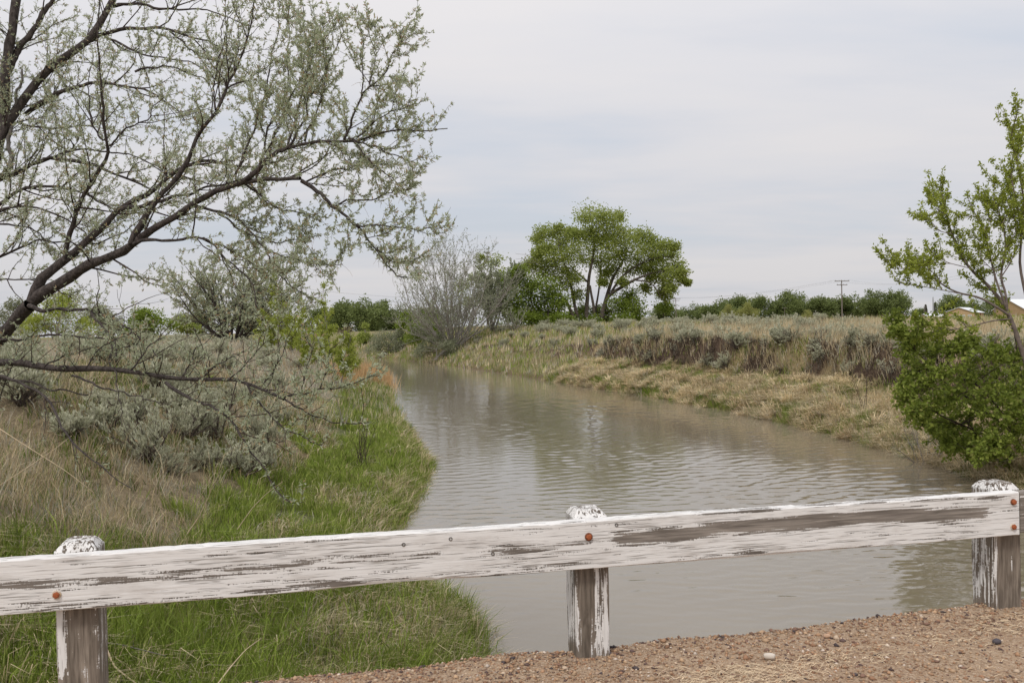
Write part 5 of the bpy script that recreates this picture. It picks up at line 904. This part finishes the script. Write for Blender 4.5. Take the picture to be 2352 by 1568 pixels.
c_ = (d1 < 9) & (rng.random(len(d1)) < .17); tufts(F, x1[c_], y1[c_], 4, .14, .35, .85, STRAW, 1.0, (.1, -.1), .1, .6, .3)
kb = k & bare & (d < 7) & (rng.random(len(x)) < .6); tufts(F, x[kb], y[kb], 5, .22, .05, .22, np.vstack([STRAW*.8, STRAW[2:4]*.7, GREEN[2:3]]), 1.8, (.1, 0), .0, .7, .8, tint=.3)
x, y, d, l = scatter(50000, 28, 125, -62, -4); k = l & (d > 2.6) & (d < 34); tufts(F, x[k], y[k], 5, .2, .25, .55, np.vstack([STRAW, GREYS, GREYS, GREYS*.9]), .5, (.05, 0), .3, .85, tint=.3)
F.obj('dry_grass', 'dry tan grass covering the left bank slope')
# tall straw reeds at the left bend
F = Field(); p = [hit(px, py) for px, py in ((820, 868), (840, 872), (858, 872), (872, 880), (885, 886), (880, 872), (850, 862), (865, 865), (800, 870), (780, 872))]
for q_ in p:
    cx = q_[0]+rng.normal(0, .5, 45); cy = q_[1]+rng.normal(0, .6, 45); tufts(F, cx, cy, 6, .12, .8, 1.35, np.array([(.60, .40, .20), (.66, .47, .26), (.52, .34, .17)]), .16, (.06, 0), .3, .9)
F.obj('dry_reeds', 'stand of tall golden dry reeds at the left river bend')
# right bank
F = Field()
x, y, d, l = scatter(76000, 17, 62, -2, 30); nzv = fbm(x*1.3, y*1.3, 103); dj = d+(fbm(x*.22, y*.22, 21)-.5)*2.2*np.clip(d/3, 0, 1)
bench = ~l & (d > -.15) & (dj < 3.2); xb, yb, db, nb_ = x[bench], y[bench], d[bench], nzv[bench]
nb_ = nb_+rng.normal(0, .07, len(nb_)); gk = nb_ < .70; tufts(F, xb[gk], yb[gk], 9, .15, .2, .42, np.vstack([GREEN, GREEN[[1, 3]]*1.1, STRAW[2:3]]), .5, (-.1, -.1), tint=.3)
sk = (nb_ >= .46) & (rng.random(len(xb)) < .55); sk2 = sk & (dj[bench] > 2.1); sk = sk & ~sk2; tufts(F, xb[sk2], yb[sk2], 9, .10, .2, .42, np.vstack([STRAW, GREEN, GREYS[2:3]]), .8, (-.5, -.4), .1, .75, .4, tint=.35); tufts(F, xb[sk], yb[sk], 12, .10, .45, .9, np.vstack([STRAW*1.08, STRAW[:2]*1.2, GREYS[2:3]*1.1]), .85, (-.65, -.5), .1, .75, .5, tint=.35)
gk2 = (db < .8) & (rng.random(len(db)) < .5) & (nb_ < .6); tufts(F, xb[gk2], yb[gk2], 8, .12, .3, .5, GREEN, .5, (-.3, -.1))
ci = rng.choice(len(xb), 750, replace=False); tufts(F, xb[ci], yb[ci], 60, .10, .5, .85, np.vstack([STRAW*1.1, STRAW[:2]*1.2]), 1.5, (-.45, -.4), .1, .7, .6, tint=.3)
F.obj('bank_grass', 'bent straw and green grass on the lower right bank')
F = Field()
top = ~l & (dj > 3.6) & (d < 24); xt, yt, dt_, nt_ = x[top], y[top], d[top], nzv[top]; cl_ = fbm(xt*.35, yt*.35, 133)
ks = rng.random(len(xt)) < np.where(cl_ > .5, .72, .3); tufts(F, xt[ks], yt[ks], 8, .12, .2, .50, np.vstack([STRAW, STRAW[:2], GREYS]), .4, (.05, 0), .3, .7, tint=.3)
kg = (nt_ < .50) & (rng.random(len(xt)) < .6); tufts(F, xt[kg], yt[kg], 7, .14, .2, .42, np.vstack([GREEN, GREEN*.9+STRAW[3]*.2, GREYS[:1]]), .5, (0, 0), tint=.3)
kt = (rng.random(len(xt)) < .26); kt &= (rng.random(len(xt)) < np.where((yt < 45) & (dt_ > 7), .25, 1)); tufts(F, xt[kt], yt[kt], 4, .14, .7, 1.15, STRAW, .3, (.03, 0), .2, .6)
x, y, d, l = scatter(48000, 55, 150, -30, 60); k = ~l & (d > -.1) & (d < 45); tufts(F, x[k], y[k], 5, .25, .3, .7, np.vstack([STRAW, STRAW, GREYS, GREEN*1.15, GREEN]), .35, (.02, 0), .3, .85, tint=.3)
F.obj('crest_grass', 'tall straw coloured grass along the top of the right bank')
# dark roots and dead stalks on the scarp
F = Field(); x, y, d, l = scatter(60000, 20, 62, 0, 26); dj = d+(fbm(x*.22, y*.22, 21)-.5)*2.2*np.clip(d/3, 0, 1); scn = fbm(x*.5, y*.5, 57)+rng.normal(0, .03, len(x)); k = ~l & (dj > 3.0) & (dj < 4.3) & (scn > .36)
tufts(F, x[k], y[k], 6, .12, .2, .55, np.array([(.11, .08, .06), (.08, .06, .048), (.16, .125, .10), (.22, .175, .135)]), .7, (-.6, -.5), -.1, .7, .9)
k5 = ~l & (dj > 2.9) & (dj < 4.4) & (scn <= .39) & (rng.random(len(x)) < .6); tufts(F, x[k5], y[k5], 8, .14, .25, .6, np.vstack([STRAW, GREEN, GREYS]), .6, (-.25, -.2), .2, .75, .2, tint=.3)
k4 = ~l & (dj > 3.2) & (dj < 4.2) & (rng.random(len(x)) < .06); tufts(F, x[k4], y[k4], 4, .2, .7, 1.2, STRAW, .35, (-.1, -.1), .2, .7)
F.obj('scarp_roots', 'dark dead roots and stems on the eroded scarp of the right bank')
# bleached bent grass clumps near the bridge
def dry_clump(px, py, z, label, n, h, wind, seed):
    F = Field(); p = G(px, py, z); cx = p[0]+rng.normal(0, .16, n); cy = p[1]+rng.normal(0, .16, n); tufts(F, cx, cy, 5, .05, h*.7, h, np.array([(.58, .46, .27), (.66, .54, .34)]), .5, wind, .1, .75, .75)
    o = F.obj('bent_grass_clump', label); del o['kind']; o['category'] = 'grass clump'; o['group'] = 'bleached grass clumps by the bridge'
dry_clump(1010, 1405, .25, 'bleached bent grass clump at the tip of the near green point', 26, .5, (.4, -.1), 1)
dry_clump(880, 1410, .3, 'bleached bent grass clump in the middle of the near green grass', 20, .5, (.2, -.1), 2)
dry_clump(1085, 1385, .05, 'bleached grass tips leaning over the water at the near point', 12, .42, (.7, .1), 3)
dry_clump(500, 1500, .5, 'bleached seed stalks bowing right in the near grass', 16, .5, (.6, 0), 4)
dry_clump(330, 1440, .7, 'tangle of bleached bent stalks beside the left post', 22, .5, (.6, -.1), 5)
dry_clump(60, 1440, .9, 'bleached bent stalks left of the left post', 26, .5, (.5, -.2), 6)
dry_clump(985, 1045, .1, 'bleached grass clump on the point where the left bank juts out', 30, .5, (.5, 0), 7)
# bare shrubs
def bare_shrub(name, label, px, py, H, n, seed, fan=.35, barkm=BARK_TWIG):
    p = hit(px, py); q = p; g = np.random.default_rng(seed); th = thing(name, label, 'shrub', (q[0], q[1], float(ground(q[0], q[1]))-.03)); a = g.uniform(0, 6.28, n); s = np.sqrt(g.random(n))*fan; D = np.stack([np.cos(a)*np.sin(s), np.sin(a)*np.sin(s), np.cos(s)], 1)
    S = grow(np.array(th.location)+g.normal(0, .05, (n, 3))*np.array([1, 1, 0]), D, H*g.uniform(.6, 1, n), 8, .03, .08, rg=g); SR = taper(n, 8, .010, .003); tube_obj('stem', S, SR, 5, barkm, th); p2, d2, _, _, _ = sides(S, SR, 4, .3, 1, .3, .8, g, .2); Q = grow(p2, d2, H*.25*g.uniform(.4, 1, len(p2)), 5, .05, .1, rg=g); tube_obj('twigs', Q, taper(len(Q), 5, .004, .002), 3, barkm, th)
bare_shrub('bare_shrub', 'thin reddish brown bare shrub in the green grass of the left bank', 832, 1075, 1.25, 9, 1); bare_shrub('bare_shrub', 'upright bare shrub with few stems low on the right bank', 1985, 955, 2.0, 4, 2, .2); bare_shrub('bare_shrub', 'pale bare shrub left of the reddish one', 790, 985, 1.1, 9, 3, .45, BARK_WILLOW)

# ------------------------------------------------------------------ poles, wires, fence posts
POLE = noise_mat('pole_wood', [(.3, (.13, .105, .09)), (.7, (.24, .205, .18))], 2, .9)
POLEG = noise_mat('pole_grey', [(.3, (.30, .31, .32)), (.7, (.42, .43, .44))], 2, .6)
def pole(px, top, Y, arms, label, r=.16, mat=None, steel=False):
    mat = mat or POLE; p = W(px, top, Y); z0 = 2.9; H = p[2]-z0; th = thing('utility_pole', label, 'utility pole', (p[0], p[1], z0), .15, 'utility poles')
    V, F = tubes(np.array([[(0, 0, -.3), (0, 0, H*.5), (0, 0, H)]]), np.array([[r, r*.85, r*.65]]), 10); link('pole', mesh_np('pole', V, [F, ], None, True, mat), th)
    for zf, hw in arms:
        mb = MB(); mb.box(-hw, hw, -r-.11, -r*.6, H-zf-.07, H-zf+.07); a_ = mb.obj('crossarm', mat, th)
        for q in np.linspace(-hw*.9, hw*.9, 4):
            V, F = tubes(np.array([[(q, -r-.02, H-zf+.07), (q, -r-.02, H-zf+.16), (q, -r-.02, H-zf+.27)]]), np.array([[.03, .06, .04]]), 6); link('insulator', mesh_np('insulator', V, [F], None, True, POLEG), a_)
    return np.array([p[0], p[1], p[2]])
t1 = pole(1933, 643, 205, [(.25, 1.75), (1.1, 1.25)], 'tall brown utility pole with two crossarms on the right'); t2 = pole(692, 662, 235, [(.3, .5)], 'utility pole seen left of the tallest sapling', .15); t3 = pole(1552, 684, 330, [(.3, 1.7), (1.0, 1.3)], 'distant utility pole with crossarms right of the cottonwood')
t4 = pole(2143, 682, 150, [], 'plain grey pole behind the young tree at right', .13, POLEG); t5 = pole(2284, 615, 140, [(.3, .7)], 'pole behind the stem of the young tree at the right edge', .12); t6 = pole(1802, 706, 390, [(.3, 1.0)], 'small far pole among the yellow willows', .14); t7 = pole(2158, 708, 400, [(.3, 1.4)], 'small far pole with a crossarm in front of the dark tree', .13); t8 = pole(2124, 703, 360, [(.3, .6)], 'thin far pole left of the plain grey pole', .12)
def wire(a, b, sag, label, offs):
    mb = MB(); P = []
    for o_ in offs:
        tt = np.linspace(0, 1, 24)[:, None]; q = (1-tt)*np.array(a)+tt*np.array(b); q[:, 2] -= sag*4*(tt*(1-tt))[:, 0]; q = q+np.array([o_, 0, 0]); P.append(q)
    V, F = tubes(np.array(P), np.full((len(P), 24), .011), 4); tag(link('power_line', mesh_np('power_line', V, [F], None, True, noise_mat('wire_grey', [(.3, (.25, .25, .26)), (.7, (.3, .3, .31))], 1) if 'wire_grey' not in bpy.data.materials else bpy.data.materials['wire_grey'])), label, 'power line', 'power lines')
wire(t1, t3, 1.2, 'overhead wires from the tall brown pole to the distant pole', (-1.6, -.5, 1.6)); wire(t1, t5+np.array([0, 0, -.2]), 1.6, 'overhead wires from the tall brown pole towards the right edge', (-1.6, 1.6)); wire(t2, t2+np.array([52, 60, -1.0]), 1.5, 'overhead wire running right from the pole behind the saplings', (-.4, .4))
FENCE = noise_mat('fence_wood', [(.3, (.06, .05, .045)), (.7, (.13, .11, .10))], 8, .9)
def fpost(px, top, Y, r, label):
    p = W(px, top, Y); z = float(ground(p[0], p[1])); H = max(.8, p[2]-z); V, F = tubes(np.array([[(0, 0, -.2), (.01, 0, H*.5), (.02, .01, H)]]), np.array([[r, r*.95, r*.85]]), 8); n = len(V); o = link('fence_post', mesh_np('fence_post', V, [F, np.array([list(range(n-8, n))])], None, False, FENCE)); o.location = (p[0], p[1], z); tag(o, label, 'fence post', 'old fence posts on the right bank')
fpost(2034, 722, 85, .09, 'weathered fence post on the crest left of the fat stump post'); fpost(2043, 726, 87, .07, 'thin fence post between the two thicker posts on the crest'); fpost(2078, 731, 80, .14, 'thick dark fence post on the crest left of the green bush')

# ------------------------------------------------------------------ far buildings
TAN = noise_mat('tan_siding', [(.3, (.42, .29, .16)), (.7, (.50, .36, .21))], 1.5, .8); TAN2 = noise_mat('tan_siding_dark', [(.3, (.36, .245, .13)), (.7, (.43, .30, .17))], 1.5, .8); ROOFW = noise_mat('white_metal_roof', [(.3, (.74, .76, .78)), (.7, (.82, .84, .86))], .5, .45); GLASSM = noise_mat('window_glass', [(.3, (.28, .31, .34)), (.7, (.42, .45, .48))], 2, .15); TRIM = noise_mat('white_trim', [(.3, (.7, .7, .7)), (.7, (.8, .8, .8))], 2); REDW = noise_mat('red_post', [(.3, (.34, .12, .07)), (.7, (.42, .17, .10))], 2)
def gable_house(name, label, loc, rz, wx, ly, hw, hr, wallm, roofm, wins=(), posts=(), cat='building', doors=(), over=.5):
    th = thing(name, label, cat, loc, rz); mb = MB(); x = wx/2
    mb.poly_prism([(-x, 0, -.3), (x, 0, -.3), (x, 0, hw), (0, 0, hw+hr), (-x, 0, hw)], (0, ly, 0)); wl = mb.obj('wall', wallm, th)
    n_ = int(hw/.45); 
    for i in range(1, n_+1):
        q = MB(); q.box(-x-.02, x+.02, -.03, -.005, hw*i/(n_+1)-.02, hw*i/(n_+1)+.02)
        if i % 2: q.obj('siding_lap', wallm, wl)
    sl = hr/x
    for s in (-1, 1):
        e = over; q = MB(); a = np.array([(0, -e, hw+hr+.06), (s*(x+e), -e, hw-e*sl+.06), (s*(x+e), ly+e, hw-e*sl+.06), (0, ly+e, hw+hr+.06)]); b = a+np.array([0, 0, .14]); V = np.vstack([a, b]); F = np.array([(0, 1, 2, 3), (7, 6, 5, 4), (0, 4, 5, 1), (1, 5, 6, 2), (2, 6, 7, 3), (3, 7, 4, 0)]); q.add(V, F if s > 0 else F[:, ::-1]); q.obj('roof', roofm, th)
    for face, u, z, w_, h_ in wins:
        f = MB(); g_ = MB()
        if face == 'f': f.box(u-w_/2-.1, u+w_/2+.1, -.09, -.02, z-h_/2-.1, z+h_/2+.1); g_.box(u-w_/2, u+w_/2, -.12, -.095, z-h_/2, z+h_/2)
        else: f.box(x+.02, x+.09, u-w_/2-.1, u+w_/2+.1, z-h_/2-.1, z+h_/2+.1); g_.box(x+.095, x+.12, u-w_/2, u+w_/2, z-h_/2, z+h_/2)
        fo = f.obj('window', TRIM, th); g_.obj('pane', GLASSM, fo)
    for face, u in posts:
        f = MB()
        if face == 'f': f.box(u-.12, u+.12, -.25, -.04, -.2, hw-.05)
        else: f.box(x+.04, x+.25, u-.12, u+.12, -.2, hw-.05)
        f.obj('post', REDW, th)
    return th
p = W(2203, 733, 320); gable_house('farm_building', 'tan building with white metal roof behind the young tree', (p[0], p[1], 2.9), R_(-36), 9.6, 19, 2.6, 1.75, TAN, ROOFW, wins=[('f', -1.6, 1.3, 1.6, .9), ('f', 1.0, 1.3, 1.6, .9), ('f', 3.4, 1.3, 1.1, .9)], posts=[('s', 2), ('s', 7), ('s', 12)])
p = W(2318, 733, 335); gable_house('farm_building', 'larger tan building with a tall white roof at the right edge', (p[0], p[1], 2.9), R_(-78), 16, 30, 3.4, 3.6, TAN2, ROOFW, wins=[('s', 9.0, 1.8, 1.3, 2.2), ('s', 20, 1.8, 1.6, 1.2)])
p = W(2070, 731, 430); gable_house('small_house', 'small tan house with pale roof right of the barn', (p[0]-2, p[1], 2.9), R_(-75), 5, 6, 1.9, .7, TAN, ROOFW, cat='house', wins=[('s', 3, 1.1, .9, .7)])
p = W(2096, 731, 470); gable_house('small_house', 'low grey house with pale roof beside the small tan house', (p[0]-2, p[1], 2.9), R_(-70), 5.5, 6, 1.5, 1.0, noise_mat('grey_siding', [(.3, (.3, .29, .29)), (.7, (.38, .37, .37))], 1), ROOFW, cat='house')
p = W(2138, 731, 400); gable_house('small_house', 'pale roofed house at the foot of the plain grey pole', (p[0]-3, p[1], 2.9), R_(-80), 6, 8, 1.6, 1.1, TAN2, ROOFW, cat='house', wins=[('s', 2.5, 1.0, .9, .6)])
# gambrel barn
BARNW = noise_mat('barn_grey_boards', [(.3, (.16, .17, .19)), (.7, (.25, .26, .28))], 2, .9, .2, (4, 4, .3)); BARNR = noise_mat('barn_shingles', [(.3, (.22, .16, .14)), (.7, (.33, .26, .235))], 3, .95, .3)
p = W(1966, 733, 440); th = thing('grey_barn', 'small grey gambrel roofed barn in front of the far trees', 'barn', (p[0], p[1], 2.9), R_(-48))
prof = [(-3.2, -.3), (-3.2, .9), (-2.75, 2.3), (-1.5, 3.7), (0, 4.25), (1.5, 3.7), (2.75, 2.3), (3.2, .9), (3.2, -.3)]
mb = MB(); mb.poly_prism([(a, 0, b) for a, b in prof], (0, 6.5, 0)); wl = mb.obj('wall', BARNW, th)
for (a, b), (c, d_) in zip(prof[1:-2], prof[2:-1]):
    mb = MB(); nn_ = np.array([-(d_-b), 0, c-a]); nn_ = nn_/np.linalg.norm(nn_)*.06; nn_ = nn_ if nn_[2] > 0 else -nn_; q0 = np.array([(a, -.2, b), (c, -.2, d_), (c, 6.7, d_), (a, 6.7, b)])+nn_; mb.add(np.vstack([q0, q0+nn_*1.5]), np.array([(0, 1, 2, 3), (7, 6, 5, 4), (0, 4, 5, 1), (1, 5, 6, 2), (2, 6, 7, 3), (3, 7, 4, 0)])); mb.obj('roof', BARNR, th)
mb = MB(); mb.box(-.7, .7, -.05, -.01, -.2, 1.9); mb.obj('door', noise_mat('barn_door', [(.3, (.10, .10, .11)), (.7, (.15, .15, .16))], 3), th)
mb = MB(); mb.box(3.2, 3.28, 2.2, 3.0, .35, .8); mb.obj('window', TRIM, th)
# open shed and red gate
p = W(1950, 741, 190); th = thing('open_shed', 'low open shed with a flat white roof left of the barn', 'shed', (p[0], p[1], 2.9), .1)
mb = MB(); mb.box(-.85, .85, -.6, .6, .72, .80); mb.obj('roof', ROOFW, th)
for x in (-.75, .75):
    for y in (-.5, .5): mb = MB(); mb.box(x-.05, x+.05, y-.05, y+.05, -.2, .72); mb.obj('post', FENCE, th)
mb = MB(); mb.box(-.7, .7, .52, .56, -.1, .7); mb.obj('back_panel', FENCE, th)
p = W(1929, 743, 150); th = thing('red_gate', 'faded red slatted gate at the foot of the tall utility pole', 'gate', (p[0], p[1], 2.9), .05)
RED = noise_mat('faded_red', [(.3, (.42, .07, .05)), (.7, (.55, .12, .09))], 4)
for i in range(6): mb = MB(); mb.box(-.5+i*.2-.05, -.5+i*.2+.05, -.02, .02, -.1, .58); mb.obj('slat', RED, th)
mb = MB(); mb.box(-.58, .58, .025, .06, .45, .52); mb.obj('rail', RED, th)

# single dry stalks and a fallen twig in the near left grass
STALK = noise_mat('dry_stalk_pale', [(.3, (.50, .38, .24)), (.7, (.66, .54, .38))], 12)
def stalk(pts, Y0, Y1, r, label, mat=STALK, name='dry_stalk'):
    P = limb_pts(pts, Y0, Y1, 14); V, F = tubes(P[None], np.linspace(r, r*.4, 14)[None], 5); o = link(name, mesh_np(name, V-P[0], [F], None, True, mat)); o.location = P[0]; tag(o, label, 'stalk', 'dry stalks in the near left grass')
stalk([(430, 1225), (455, 1190), (475, 1150), (487, 1120)], 10.6, 10.4, .008, 'single pale dry stalk standing above the rail left of the river')
stalk([(545, 1215), (580, 1165), (615, 1130), (650, 1105)], 11.4, 11.4, .006, 'thin pale stalk leaning right below the hanging limb tip')
stalk([(-10, 1120), (60, 1075), (120, 1035), (165, 1000)], 10.4, 11.0, .006, 'long dry stalk leaning right at the left edge')
stalk([(0, 985), (70, 1030), (150, 1080), (215, 1130)], 11.0, 10.8, .006, 'long dry stalk slanting down to the right at the left edge')
stalk([(238, 1475), (270, 1478), (320, 1490), (380, 1505)], 7.6, 7.4, .009, 'fallen dark twig lying in the grass right of the left post', BARK_GREY, 'fallen_twig')
stalk([(245, 1490), (262, 1530), (300, 1560), (345, 1590)], 7.2, 6.9, .009, 'curved pale fallen twig beside the left post', STALK, 'fallen_twig')
stalk([(500, 1570), (530, 1530), (565, 1490), (600, 1465)], 7.2, 7.6, .006, 'thin bowed stalk in the middle of the near grass')
